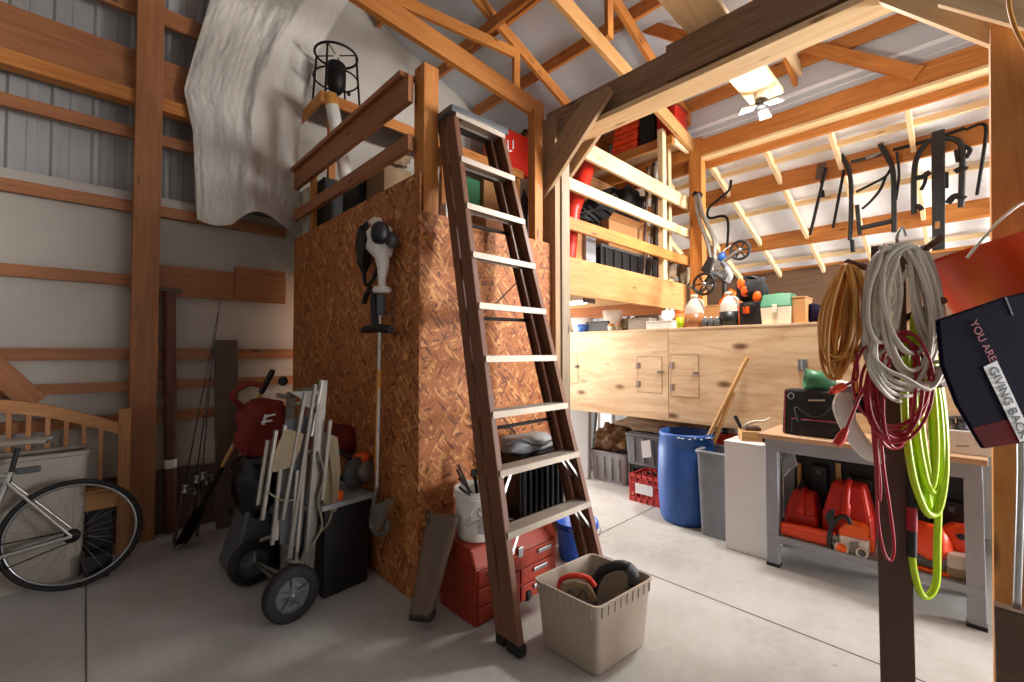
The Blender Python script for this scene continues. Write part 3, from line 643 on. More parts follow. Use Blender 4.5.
part('handle', MB().tube(smoothpts([T0-Vector((0, 0, .05)), T0.lerp(T1, .5)-fx*.05-Vector((0, 0, .03)), T1-Vector((0, 0, .03)), T1+ay*.14-fx*.03-Vector((0, 0, .03))], 6), .017, 8), 'dull_alu', ht)
# folded chair frame strapped to the truck
q0 = u0-fx*.07; ch = thing('folding_cot', 'folded pale metal frame with straps propped on the hand truck', 'folding frame', q0+Vector((0, 0, .1)))
for (a, b, w_) in (((315, 384), (288, 558), .03), ((305, 392), (282, 520), .026), ((276, 430), (262, 520), .026), ((285, 425), (272, 545), .022), ((318, 395), (305, 565), .03), ((297, 470), (290, 560), .022)):
    A, B = PV(q0, *a), PV(q0, *b); part('frame_tube', MB().beam(A, B, w_, .022, fx), 'dull_alu', ch, bevel=.004)
A = PV(q0, 322, 380); B = PV(q0, 311, 436); part('printed_rail', MB().beam(A, B, .03, .012, fx), 'white_plastic', ch, label='white rail with black markings', bevel=.003)
mk = MB()
for k in range(12):
    c = A.lerp(B, .12+.07*k); mk.beam(c-ay*.006-fx*.008, c+ay*.006*(1 if k % 3 else .4)-fx*.008, .004, .010, fx)
part('markings', mk, 'black', ch)
part('hinge_plate', MB().prism([PV(q0-fx*.02, *p) for p in ((290, 392), (320, 390), (318, 404), (312, 409), (304, 406), (300, 398))], fx*.012), 'alu', ch, bevel=.002)
for (a, b, w_) in (((310, 400), (296, 560), .02), ((281, 440), (276, 540), .02), ((330, 420), (322, 500), .022), ((268, 440), (258, 505), .02)):
    A, B = PV(q0+fx*.05, *a), PV(q0+fx*.05, *b); part('frame_tube', MB().beam(A, B, w_, .022, fx), 'taupe', ch, bevel=.004)
part('folded_canvas', MB().prism([PV(q0+fx*.03, *p) for p in ((284, 420), (303, 415), (304, 470), (297, 548), (279, 545), (277, 490))], fx*.03), 'dark_grey', ch, bevel=.008, label='dark folded canvas')
part('folded_canvas', MB().prism([PV(q0+fx*.09, *p) for p in ((322, 432), (334, 438), (337, 470), (333, 512), (324, 520), (320, 470))], fx*.03), 'tan_cloth', ch, bevel=.008)
part('strap', MB().tube(smoothpts([PV(q0-fx*.03, *p) for p in ((268, 492), (281, 500), (294, 500))], 5), .012, 6, flat=.3), 'tan_cloth', ch)
part('strap', MB().tube(smoothpts([PV(q0+fx*.02, *p) for p in ((318, 452), (324, 475), (318, 500), (322, 525), (312, 545))], 6), .016, 6, flat=.3), 'taupe', ch)
part('strap', MB().tube(smoothpts([PV(q0+fx*.1, *p) for p in ((326, 440), (332, 480), (330, 515), (320, 530))], 6), .03, 6, flat=.25), 'tan_cloth', ch)
bagp = [PV(q0-fx*.03, *p) for p in ((284, 429), (300, 434), (296, 450), (288, 468), (272, 473), (270, 470), (276, 448))]
solo('canvas_pouch', 'small tan canvas pouch hanging on the hand truck frame', 'pouch', MB().prism(bagp, fx*.03-ay*.0), 'tan_cloth', bevel=.008)
# red tiller behind
t0_ = Vector((.95, 3.55, 0)); tl = thing('garden_tiller', 'red and black garden tiller in the shadow behind the hand truck', 'machine', t0_)
pc = PV(t0_, 262, 430); part('hood', MB().blob(pc, .16, .13, .22, .2, 2.2, 4, pw=.7), 'dark_red', tl)
pc2 = PV(t0_+Vector((.25, -.2, 0)), 338, 440); part('fuel_tank', MB().blob(pc2, .16, .14, .11, .12, 2, 2, pw=.8), 'dark_red', tl)
pc3 = PV(t0_, 262, 480); part('engine_cover', MB().blob(pc3, .17, .16, .25, .15, 2.5, 5, pw=.7), 'black_gloss', tl)
part('skirt', MB().hexa([Vector(p)+t0_ for p in ((-.25, -.2, .02), (.25, -.2, .02), (.25, .2, .02), (-.25, .2, .02), (-.14, -.12, .42), (.16, -.12, .42), (.16, .14, .42), (-.14, .14, .42))]), 'dark_grey', tl, bevel=.02)
pm = PV(t0_-Vector((.12, .16, 0)), 263, 425); part('emblem', MB().beam(pm, pm+Vector((.02, 0, .07)), .01, .02).beam(pm+Vector((-.01, 0, .02)), pm+Vector((.05, -.03, .03)), .01, .012).beam(pm+Vector((.01, 0, .055)), pm+Vector((.07, -.03, .07)), .01, .012), 'white', tl)
for k in (-1, 1): part('wheel', MB().lathe([(0, -.03), (.08, -.04), (.14, -.035), (.155, 0), (.14, .035), (.08, .04), (0, .03)], t0_+Vector((.1, .23*k, .157)), 24, (0, 1, 0)), 'rubber', tl)
part('handlebar', MB().tube(smoothpts([pc+Vector((0, .1, .1)), PV(t0_, 232, 398), PV(t0_, 248, 384), PV(t0_, 262, 386)], 6), .02, 8), 'dark_red', tl)
part('control_knob', MB().blob(PV(t0_, 283, 381), .035, .035, .035, 0), 'black', tl)
# tile saw / bench near closet side
s0 = Vector((1.2, 2.95, 0)); ts = thing('tile_saw', 'bench saw with orange clamp and grey table beside the closet wall', 'saw', s0)
tz = PV(s0, 355, 492).z
part('saw_table', MB().cbox(s0+Vector((0, 0, tz-.02)), .36, .42, .03, .1), 'grey', ts, bevel=.004)
part('stand', MB().cbox(s0, .30, .36, tz-.025, .1), 'black', ts, bevel=.01)
pc = PV(s0-Vector((.15, .1, 0)), 333, 497); part('clamp', MB().cbox(pc-Vector((0, 0, .04)), .08, .1, .08, .3), 'orange', ts, bevel=.008, label='orange clamp')
pc = PV(s0+Vector((.05, .05, 0)), 362, 470); part('motor', MB().lathe([(0, -.07), (.06, -.07), (.07, -.05), (.07, .05), (.055, .07), (0, .07)], pc, 18, (.3, -1, 0)), 'dull_alu', ts)
part('guard', MB().lathe([(0, -.012), (.10, -.012), (.105, 0), (.10, .012), (0, .012)], pc+Vector((-.06, -.04, 0)), 24, (.3, -1, 0)), 'dark_grey', ts)
part('motor_cap', MB().lathe([(0, 0), (.05, 0), (.05, .05), (.03, .06), (0, .06)], pc+Vector((.0, 0, .06)), 16), 'orange', ts)
part('hose', MB().tube(smoothpts([pc, PV(s0, 345, 455), PV(s0, 330, 450), PV(s0, 335, 475), PV(s0, 350, 480)], 6), .015, 8), 'black', ts)
c0 = Vector((1.12, 3.35, 0)); cg = thing('black_tool_case', 'black moulded tool case on the floor between hand truck and closet', 'case', c0)
part('body', MB().cbox(c0, .34, .5, .38, .2, taper=.96), 'black', cg, bevel=.02); part('lid', MB().cbox(c0+Vector((0, 0, .382)), .345, .5, .06, .2, taper=.95), 'dark_grey', cg, bevel=.015)
part('handle', MB().tube(smoothpts([c0+Vector((0, -.1, .44)), c0+Vector((0, -.08, .5)), c0+Vector((0, .08, .5)), c0+Vector((0, .1, .44))], 5), .012, 8), 'black', cg)
# string trimmer on the closet side
tm = thing('string_trimmer', 'white and black string trimmer hanging head-up on the closet side', 'trimmer', PX(378, 535, 1.40))
xt = 1.36
P = lambda u, v, x=xt: PX(u, v, x)
part('engine_housing', MB().blob(P(380, 241), .075, .105, .115, .12, 2, 3, pw=.85), 'white_plastic', tm)
part('fuel_cap', MB().blob(P(380, 233, 1.29), .05, .06, .068, .05, 2, 1, pw=.8), 'black', tm)
part('starter_cover', MB().blob(P(364, 248, 1.37), .05, .05, .16, .15, 2, 8, pw=.8), 'black', tm)
part('top_cap', MB().blob(P(376, 222), .04, .06, .03, .1, 2, 2), 'cream', tm)
part('side_shroud', MB().blob(P(392, 240, 1.38), .04, .035, .05, .2, 3, 4), 'dark_grey', tm)
part('grip_housing', MB().tube([P(382, 255), P(383, 268), P(382, 282), P(383, 292)], [.05, .036, .024, .03], 12), 'white_plastic', tm)
part('collar', MB().lathe([(0, -.02), (.05, -.02), (.062, 0), (.05, .02), (0, .02)], P(382, 290), 18), 'white_plastic', tm)
part('strap', MB().tube(smoothpts([P(362, 250), P(364, 270), P(366, 285), P(374, 278), P(378, 266)], 6), .012, 6), 'black_cloth', tm)
part('harness_clip', MB().tube(smoothpts([P(371, 288), P(366, 296), P(364, 303)], 4), [.02]*9, 8), 'black', tm)
part('sleeve', MB().tube([P(381, 295), P(381, 315)], .028, 14), 'dark_grey', tm)
part('trigger_grip', MB().tube(smoothpts([P(374, 290, 1.35), P(374, 310, 1.33), P(375, 328, 1.33)], 4), [.02, .022, .024, .024, .024, .024, .024, .02, .02], 10), 'black', tm)
part('loop_handle', MB().tube(smoothpts([P(364, 330, 1.33), P(378, 328, 1.32), P(391, 330, 1.33)], 5), [.026, .03, .033, .034, .034, .034, .034, .034, .033, .03, .024], 12, flat=.8), 'black', tm)
part('shaft', MB().tube([P(380, 315), P(379, 400), P(377, 487)], .0135, 12), 'alu', tm)
part('shaft_sleeve', MB().tube([P(379.4, 370), P(378, 430), P(377.2, 470)], .0155, 12), 'cord_tan', tm, label='copper coloured lower shaft')
part('curved_tube', MB().tube(smoothpts([P(377, 482), P(374, 505), P(371, 524), P(377, 534), P(386, 531), P(389, 520)], 6), .015, 10), 'dull_alu', tm)
part('debris_guard', MB().prism([P(386, 500, 1.30), P(372, 506, 1.30), P(370, 524, 1.30), P(376, 531, 1.30), P(379, 515, 1.30)], (.06, 0, 0)), 'dull_alu', tm, bevel=.004)
part('hanger_nail', MB().tube([P(383, 226, 1.31), P(383, 224, 1.449)], .006, 6), 'iron', tm)
# dark case leaning on the closet corner
wd0 = PZ(420, 622); wc = thing('instrument_case', 'dark worn slab-shaped case leaning on the closet corner', 'case', wd0)
A, B = Vector((wd0.x+.02, wd0.y, .005)), Vector((1.4, 2.06, 0)) ; tp = PV(Vector((1.40, 2.2, 0)), 444, 514)
ww = Vector((.62, -.78, 0))
def slab(mb, b0, t0, w0, w1, th):
    d = (t0-b0).normalized(); n = d.cross(ww).normalized(); q = []
    for c, w_ in ((b0, w0), (t0, w1)):
        for a, b in ((-1, -1), (1, -1), (1, 1), (-1, 1)): q.append(c+ww*a*w_/2+n*b*th/2)
    return mb.hexa(q, d)
b_ = PV(Vector((1.32, 2.10, 0)), 421, 622)
part('shell', slab(MB(), b_+Vector((0, 0, .03)), tp, .125, .185, .07), 'treated', wc, bevel=.02)
part('base_cap', slab(MB(), b_+Vector((0, 0, .005)), b_.lerp(tp, .12)+Vector((0, 0, .005)), .135, .14, .078), 'black', wc, bevel=.02)
part('ring', MB().tube([PX(428, 517, 1.30)+Vector((0, .02*math.cos(a), .03*math.sin(a))) for a in [2*PI*k/14 for k in range(14)]], .004, 5, True), 'iron', wc)
# ================================================================ LADDER AND FOREGROUND
sl = .65/3.05
def ladp(x, z, off=0): return Vector((x, 1.6+sl*z+off, z))
def LP(u, v):
    d = ray(u, v); t = (1.6+sl*H)/(d.y-sl*d.z); return EYE+d*t
ld = thing('step_ladder', 'tall brown fibreglass stepladder leaning folded on the strand board front', 'ladder', (1.95, 1.6, 0))
Lb, Lt, Rb, Rt = ladp(1.575, .015), ladp(1.632, 3.0), ladp(2.335, .015), ladp(2.025, 3.02)
def channel(b_, t_, side, w_=.03, dpt=.088, off=0):
    mb = MB(); d = (t_-b_).normalized(); n = Vector((0, -1, sl)).normalized()
    a = Vector((side, 0, 0))
    o = Vector((0, off, 0))
    mb.beam(b_+o+a*w_/2, t_+o+a*w_/2, .005, dpt, n)
    for s_ in (-1, 1): mb.beam(b_+o+n*s_*dpt/2, t_+o+n*s_*dpt/2, w_, .005, n)
    return mb
part('front_rail', channel(Lb, Lt, -1, .036), 'fiberglass', ld, bevel=.002); part('front_rail', channel(Rb, Rt, 1, .036), 'fiberglass', ld, bevel=.002)
rl = [(Lb+Vector((.0, .10, .0)), Lt+Vector((0, .10, 0)), -1), (Rb+Vector((0, .10, 0)), Rt+Vector((0, .10, 0)), 1)]
for b_, t_, s_ in rl: part('rear_rail', channel(b_, t_, s_, .03, .06), 'fiberglass', ld, bevel=.002)
nn = Vector((0, -1, sl)).normalized()
for k in range(9):
    z = .575+.3025*k; f = (z-.015)/3.0; a = Lb.lerp(Lt, f); b = Rb.lerp(Rt, f); a.z = b.z = z
    st = MB(); st.box(a.x-.01, b.x+.01, a.y-.055, a.y+.045, z-.006, z, (1, 0, 0)); st.box(a.x-.01, b.x+.01, a.y-.06, a.y-.052, z-.035, z, (1, 0, 0)); st.box(a.x-.01, b.x+.01, a.y+.038, a.y+.045, z-.025, z, (1, 0, 0))
    s_ = part('step', st, 'step', ld)
    for j in range(5): pass
    tr = MB()
    for j in range(6): tr.box(a.x, b.x, a.y-.05+.015*j, a.y-.044+.015*j, z, z+.002, (1, 0, 0))
    part('tread_ribs', tr, 'dull_alu', s_)
for k in (0, 1):
    z = .575+.3025*k; f = (z-.015)/3.0; a = Lb.lerp(Lt, f); b = Rb.lerp(Rt, f)
    for p, s_ in ((a, 1), (b, -1)):
        for dy in (-.03, .02): part('knee_strut', MB().beam(Vector((p.x-.005*s_, p.y+dy-.03, z-.16)), Vector((p.x+.11*s_, p.y+dy, z-.008)), .016, .004, nn), 'alu', ld)
for z in (1.05, 1.7, 2.3):
    f = z/3.0; a = Lb.lerp(Lt, f)+Vector((.01, .1, 0)); b = Rb.lerp(Rt, f)+Vector((-.01, .1, 0)); part('rear_bar', MB().tube([a, b], .011, 8), 'iron', ld)
a = Lb.lerp(Lt, .56)+Vector((.02, .06, 0)); b = Rb.lerp(Rt, .66)+Vector((-.02, .08, 0))
part('spreader', MB().beam(a, a.lerp(b, .5)+Vector((0, 0, -.02)), .004, .02, nn).beam(a.lerp(b, .5)+Vector((0, 0, -.02)), b, .004, .02, nn), 'iron', ld)
cpt = MB(); cy = Lt.y
cpt.hexa([Vector(p) for p in ((Lt.x-.05, cy-.07, 2.985), (Rt.x+.045, cy-.07, 3.0), (Rt.x+.035, cy+.16, 3.0), (Lt.x-.04, cy+.16, 2.985), (Lt.x-.045, cy-.065, 3.03), (Rt.x+.04, cy-.065, 3.045), (Rt.x+.03, cy+.155, 3.045), (Lt.x-.035, cy+.155, 3.03))], (1, 0, 0))
part('top_cap', cpt, 'dark_grey', ld, bevel=.008)
for b_ in (Lb, Rb): part('foot', MB().cbox(b_+Vector((0, 0, -.014)), .055, .10, .055), 'rubber', ld, bevel=.01)
for b_, t_, s_ in rl: part('foot', MB().cbox(Vector((b_.x, b_.y, .001)), .045, .07, .05), 'rubber', ld, bevel=.01)
# toolbox
tb = thing('tool_chest', 'red steel tool chest with drawers behind the ladder', 'tool chest', (1.9, 2.05, 0))
x0, y0 = 1.555, 1.90; p = PY(474, 553, y0); zt = p.z; x1 = PY(556, 540, y0).x; y1 = 2.235
part('cabinet', MB().box(x0, x1, y0, y1, 0, zt-.10), 'rust_red', tb, bevel=.006)
part('lid', MB().hexa([Vector(q) for q in ((x0-.004, y0-.006, zt-.098), (x1+.004, y0-.006, zt-.098), (x1+.004, y1, zt-.098), (x0-.004, y1, zt-.098), (x0+.004, y0+.05, zt), (x1-.004, y0+.05, zt), (x1-.004, y1-.04, zt), (x0+.004, y1-.04, zt))]), 'rust_red', tb, bevel=.008)
dz = (zt-.11)/3
for r in range(3):
    for c, (a, b) in enumerate(((x0+.015, (x0+x1)/2-.006), ((x0+x1)/2+.006, x1-.015)) if r else ((x0+.015, x1-.015),)):
        z_ = zt-.105-dz*(r+1); dr = part('drawer', MB().box(a, b, y0-.012, y0+.002, z_+.008, z_+dz-.004), 'rust_red', tb, bevel=.003)
        xs_ = (a+b)/2 if r else 0
        for xx in ([(a+b)/2] if r else [a+.12, b-.12]): part('pull', MB().box(xx-.06, xx+.06, y0-.026, y0-.012, z_+dz*.55, z_+dz*.8, (1, 0, 0)), 'steel', dr, bevel=.003)
part('latch', MB().box((x0+x1)/2-.02, (x0+x1)/2+.02, y0-.016, y0-.004, zt-.13, zt-.07), 'steel', tb, bevel=.003)
part('lid_handle', MB().tube(smoothpts([(1.86, 2.05, zt), (1.88, 2.05, zt+.035), (1.97, 2.05, zt+.035), (1.99, 2.05, zt)], 5), .009, 8), 'black', tb)
# bucket of tools
def pail(t, c, rb, rt_, h, mt, handle=True, hside=1, rings=2, hcol='steel'):
    c = Vector(c); pr = [(0, 0), (rb*.97, 0), (rb, .006)]
    pr += [(rb+(rt_-rb)*k, h*k) for k in (.3, .6, .8)]
    for j in range(rings): z = h*(.82+.06*j); pr += [(rt_*.985, z), (rt_*1.05, z+.004), (rt_*1.05, z+.01), (rt_*.99, z+.014)]
    pr += [(rt_, h*.97), (rt_*1.04, h*.975), (rt_*1.04, h), (rt_*.96, h), (rb*.94, .02), (0, .02)]
    part('shell', MB().lathe(pr, c, 32), mt, t)
    if handle: part('bail', MB().tube(smoothpts(handle, 6), .004, 6), hcol, t)
bw = Vector((1.715, 2.07, zt+.002)); rb_ = .118
wb = thing('bucket', 'white plastic bucket full of hand tools on the red chest', 'bucket', bw)
bh = PV(bw, 488, 486).z-bw.z
pail(wb, bw, .122, .142, bh, 'white_plastic', [bw+Vector((-.10, -.10, bh*.85)), bw+Vector((-.16, -.13, bh*.66)), bw+Vector((-.19, -.14, bh*.5)), bw+Vector((.0, -.2, bh*.75)), bw+Vector((.1, -.11, bh*.85))])
lb = MB(); 
def onpail(th, z, r=.1385): return bw+Vector((math.cos(th)*r, math.sin(th)*r, z))
rr_ = lambda z: .122+.02*z/bh+.002
mbl = MB()
for (t0, t1, z0, z1) in ((-2.22, -1.98, .20, .205), (-2.22, -1.98, .07, .075)):
    mbl.add([onpail(t0, z0*bh/.38, rr_(z0)), onpail(t1, z0*bh/.38, rr_(z0)), onpail(t1, z1*bh/.38, rr_(z1)), onpail(t0, z1*bh/.38, rr_(z1))], [(0, 1, 2, 3)])
for k in range(16):
    a0 = 2*PI*k/16; a1 = 2*PI*(k+1)/16; R1, R2 = .030, .025
    q = lambda a, R: onpail(-2.1+R*math.cos(a)/.135, .62*bh+R*math.sin(a), rr_(.6*bh))
    mbl.add([q(a0, R1), q(a1, R1), q(a1, R2), q(a0, R2)], [(0, 1, 2, 3)])
q = lambda x, y: onpail(-2.1+x/.135, .62*bh+y, rr_(.6*bh))
mbl.add([q(-.02, .018), q(-.017, .021), q(.02, -.018), q(.017, -.021)], [(0, 1, 2, 3)])
for k in range(7): z = .44*bh-.011*k; mbl.add([q(-.028, z-.62*bh), q(.028 if k % 3 else .015, z-.62*bh), q(.028 if k % 3 else .015, z-.62*bh+.004), q(-.028, z-.62*bh+.004)], [(0, 1, 2, 3)])
part('warning_mark', mbl, 'dark_grey', wb, label='printed crossed-circle warning mark')
def pliers(c, d, label, mt='black', L_=.2):
    d = Vector(d).normalized(); s_ = d.orthogonal().normalized(); t = thing('pliers', label, 'pliers', c); c = Vector(c)
    part('jaw', MB().beam(c, c+d*.06, .012, .02, s_), 'iron', t)
    for k in (-1, 1): part('grip', MB().tube(smoothpts([c+d*.05, c+d*.1+s_*.02*k, c+d*L_+s_*.028*k], 4), .007, 8), mt, t)
zb = bw.z+bh-.05
pliers((1.66, 2.02, zb), (-.7, -.15, .6), 'black handled pliers sticking furthest out of the white bucket'); pliers((1.68, 2.09, zb), (-.45, .1, .9), 'dark pliers standing in the white bucket by the wall'); pliers((1.73, 2.0, zb), (-.3, -.35, .6), 'pliers lying over the rim of the white bucket', 'dark_grey')
pliers((1.76, 2.1, zb), (.1, .1, 1), 'upright snips in the middle of the white bucket', 'dark_grey')
for k, (a, b, lbl) in enumerate((((1.70, 2.06, zb), (1.62, 1.99, zb+.16), 'thin black wrench leaning in the white bucket'), ((1.78, 2.04, zb), (1.83, 2.03, zb+.3), 'brown hammer handle rising from the white bucket'))):
    if k: t = thing('hammer', lbl, 'hammer', a); part('shaft', MB().tube([a, b], .014, 8), 'brown_pole', t); part('head', MB().cbox(Vector(a)-Vector((0, 0, .08)), .1, .03, .03), 'iron', t)
    else: t = thing('wrench', lbl, 'wrench', a); part('handle_bar', MB().beam(a, b, .018, .006), 'iron', t); part('jaw', MB().cbox(Vector(b)-Vector((0, 0, .01)), .04, .012, .035), 'iron', t)
# black ribbed crate with grey bag
kc = Vector((2.15, 2.13, zt+.001)); x0_, x1_ = PY(521, 480, 2.0).x, PY(563, 480, 2.0).x
kz = PY(540, 452, 2.0).z
kt = thing('ribbed_crate', 'glossy black ribbed plastic crate on the chest behind the ladder', 'crate', ((x0_+x1_)/2, 2.1, zt))
part('shell', MB().box(x0_, x1_, 2.0, 2.24, zt+.002, kz), 'black_gloss', kt, bevel=.01)
rbm = []
for k in range(8):
    x = x0_+.02+(x1_-x0_-.04)*k/7; part('rib', MB().tube([(x, 1.995, zt+.01), (x, 1.99, (zt+kz)/2), (x, 1.995, kz-.01)], .014, 8), 'black_gloss', kt)
gbag = MB().blob(((x0_+x1_)/2-.03, 2.1, kz+.055), (x1_-x0_)*.55, .11, .055, .12, 2, 6, pw=.7)
solo('tool_pouch', 'grey soft pouch lying on top of the black ribbed crate', 'pouch', gbag, 'grey', loc=((x0_+x1_)/2, 2.1, kz))
for k, pts in enumerate((((470, 425), (487, 432), (500, 426), (515, 432), (512, 445)), ((505, 445), (520, 440), (540, 446), (552, 440)))):
    solo('cable', ('thin black cable draped above the white bucket', 'black cable curled on the grey pouch')[k], 'cable', MB().tube(smoothpts([PY(u, v, 2.28 if k == 0 else 1.98) for u, v in pts], 6), .006, 6), 'black')
# blue bucket
bb_ = PZ(577, 560); bbt = thing('bucket', 'bright blue bucket on the floor behind the ladder foot', 'bucket', (2.63, 2.04, 0)); c = Vector((2.63, 2.04, .002)); hh = PV(c, 580, 520).z
pail(bbt, c, .13, .152, hh, 'blue_bright', [c+Vector((-.15, -.04, hh*.93)), c+Vector((-.12, -.13, hh*.8)), c+Vector((0, -.18, hh*.7)), c+Vector((.11, -.13, hh*.8)), c+Vector((.15, -.04, hh*.93))], rings=3)
# tote bin
A, B, Dd = PZ(597, 679), PZ(541, 645), PZ(647, 643)
eB, eD = B-A, Dd-A; zt_ = PV(A, 597, 604).z
tt = thing('storage_tote', 'open beige plastic tote in front of the ladder', 'tote', A+(eB+eD)/2)
cx_ = A+(eB+eD)/2; uB, uD = eB/2, eD/2
def tote(k, z, n=32, sq=.16):
    o = []
    for i in range(n):
        a = 2*PI*(i+.5)/n; c, s_ = math.cos(a), math.sin(a); o.append(cx_+uB*math.copysign(abs(c)**sq, c)*k+uD*math.copysign(abs(s_)**sq, s_)*k+Vector((0, 0, z)))
    return o
mb = MB(); n = 32; prof = [(.002, 0), (.97, 0), (1.0, .01), (1.10, zt_*.80), (1.125, zt_*.80), (1.14, zt_-.012), (1.17, zt_-.012), (1.175, zt_), (1.12, zt_), (1.06, zt_*.8), (.95, .012), (.002, .012)]
vs = []
for k, z in prof: vs += tote(k, z)
mb.add(vs, [(j*n+i, j*n+(i+1) % n, (j+1)*n+(i+1) % n, (j+1)*n+i) for j in range(len(prof)-1) for i in range(n)], (0, 0, 1))
part('tub', mb, 'beige', tt, bevel=.002)
rb2 = None
for sgn, (p, q) in enumerate(((uB, uD), (uD, uB), (-uB, uD), (-uD, uB))):
    for j in range(-4, 5):
        c = cx_+p*1.125+q*(j*.24)*.98; part('rim_rib', MB().beam(c+Vector((0, 0, zt_*.815)), c+p*.02+Vector((0, 0, zt_-.015)), .006, .008, p), 'beige', tt)
for sg in (-1, 1): part('side_panel', MB().hexa([cx_+uD*sg*(1.018+.0)-uB*.45+Vector((0, 0, .04)), cx_+uD*sg*1.018+uB*.45+Vector((0, 0, .04)), cx_+uD*sg*1.03+uB*.45+Vector((0, 0, .04)), cx_+uD*sg*1.03-uB*.45+Vector((0, 0, .04)), cx_+uD*sg*1.093-uB*.45+Vector((0, 0, zt_*.76)), cx_+uD*sg*1.093+uB*.45+Vector((0, 0, zt_*.76)), cx_+uD*sg*1.105+uB*.45+Vector((0, 0, zt_*.76)), cx_+uD*sg*1.105-uB*.45+Vector((0, 0, zt_*.76))]), 'beige', tt, bevel=.004)
# saw with red handle inside the tote
sb_ = cx_-uD*.35-uB*.1+Vector((0, 0, zt_*.52)); pw = PV(sb_, 577, 588)
cs = thing('power_saw', 'grey power tool with red looped handle in the beige tote', 'power tool', Vector((pw.x, pw.y, .02)))
ps = lambda u, v, o=0: PV(sb_+Vector((.55, .6, 0))*o, u, v)
part('body', MB().prism([ps(u, v, -.05) for u, v in ((557, 592), (562, 583), (575, 580), (590, 584), (598, 600), (594, 606), (575, 610), (558, 606))], (ps(577, 590, .08)-ps(577, 590, -.05))), 'brown_cloth', cs, bevel=.012)
part('lower_body', MB().cbox(Vector((pw.x, pw.y, .014)), .12, .16, max(.05, pw.z-.05), .8), 'dark_grey', cs, bevel=.01)
part('handle', MB().tube(smoothpts([ps(559, 588), ps(562, 579), ps(575, 575.5), ps(588, 578), ps(595, 586)], 6), .013, 10), 'red', cs, label='red looped handle')
part('cord_hooks', MB().tube(smoothpts([ps(566, 600, -.07), ps(570, 590, -.08), ps(577, 598, -.08), ps(583, 590, -.08), ps(588, 600, -.07)], 5), .004, 6), 'black', cs)
vb = cx_+uD*.45+uB*.1; vp = lambda u, v: PV(vb, u, v)
vc = thing('vacuum_hose', 'black and blue-grey curved hose end rising from the beige tote', 'hose', vb)
part('hose', MB().tube(smoothpts([vp(592, 602), vp(593, 588), vp(600, 573), vp(613, 566), vp(626, 566), vp(633, 574), vp(633, 586)], 6), .026, 12), 'black', vc)
part('hose_cuff', MB().tube(smoothpts([vp(627, 566.5), vp(633, 573), vp(633.5, 582)], 5), .03, 12), 'dark_grey', vc)
part('hose_base', MB().tube([Vector((vp(592, 600).x, vp(592, 600).y, .016)), vp(592, 600)], .028, 12), 'black', vc)
part('nozzle', MB().cbox(vp(633, 595)-Vector((0, 0, .05)), .08, .06, .07, .8), 'black', vc, bevel=.008)
# small bracket at ladder foot
bq = PZ(523, 592); br = thing('air_nozzle', 'small black and silver tool lying against the red chest front', 'tool', PZ(524, 596))
q = PZ(524, 598); part('body', MB().tube([q+Vector((0, .05, .012)), q+Vector((.01, .12, .15))], [.03, .012], 10), 'dull_alu', br); part('head', MB().cbox(q+Vector((0, 0, .001)), .07, .09, .06, .4), 'black', br, bevel=.01)
# ================================================================ CABINETS AND STORAGE UNDER THEM
XC, ZB, ZT = 4.0, .852, 1.732
def cabinet(y0, y1, label, hatches):
    t = thing('wall_cabinet', label, 'cabinet', (XC+.5, (y0+y1)/2, 0))
    part('carcass', MB().box(XC+.019, 5.03, y0+.004, y1-.004, ZB+.01, ZT-.02, (0, 1, 0)), 'plywood', t)
    part('top_board', MB().box(XC-.004, 5.03, y0+.002, y1-.002, ZT-.02, ZT, (0, 1, 0)), 'plywood', t, bevel=.002)
    part('front_panel', MB().box(XC, XC+.018, y0+.003, y1-.003, ZB, ZT-.021, (0, 1, 0)), 'plywood', t)
    for y in (y0+.08, y1-.08): part('support_leg', MB().box(4.9, 5.0, y-.045, y+.045, 0, ZB+.01), 'pine_light', t)
    for (a, b, z0, z1, hy, ly) in hatches:
        d = part('hatch_door', MB().box(XC-.003, XC+.001, a+.003, b-.003, z0, z1, (0, 1, 0)), 'plywood', t)
        part('hatch_gap', MB().box(XC-.0012, XC+.001, a-.001, b+.001, z0-.004, z1+.004), 'treated', t)
        for z in (z0+(z1-z0)*.22, z0+(z1-z0)*.75): part('hinge', MB().box(XC-.008, XC-.002, hy-.022, hy+.022, z-.03, z+.03).tube([(XC-.009, hy, z-.03), (XC-.009, hy, z+.03)], .004, 6), 'steel', d)
        z = (z0+z1)/2+.03; part('latch', MB().box(XC-.012, XC-.002, ly-.03, ly+.03, z-.014, z+.014).tube([(XC-.02, ly, z), (XC-.002, ly, z)], .008, 8), 'steel', d, bevel=.002)
    return t
pxy = lambda u: PX(u, 375, XC).y
zz = lambda v, u=660: PX(u, v, XC).z
c1 = cabinet(2.0, 4.44, 'plywood wall cabinet half hidden by the grey post', [(pxy(662), pxy(637.5), zz(393), zz(357), pxy(637.5)-.01, pxy(660)), (pxy(578), pxy(558), zz(388), zz(355), pxy(560), pxy(577))])
c2 = cabinet(-.44, 2.0, 'plywood wall cabinet above the blue barrel and workbench', [(pxy(699), pxy(671), zz(395), zz(355), pxy(671)-.012, pxy(696))])
part('latch', MB().box(XC-.014, XC, pxy(803)-.03, pxy(803)+.03, zz(367), zz(358)).tube([(XC-.02, pxy(803), zz(366)), (XC-.02, pxy(803), zz(359))], .006, 6), 'steel', c2)
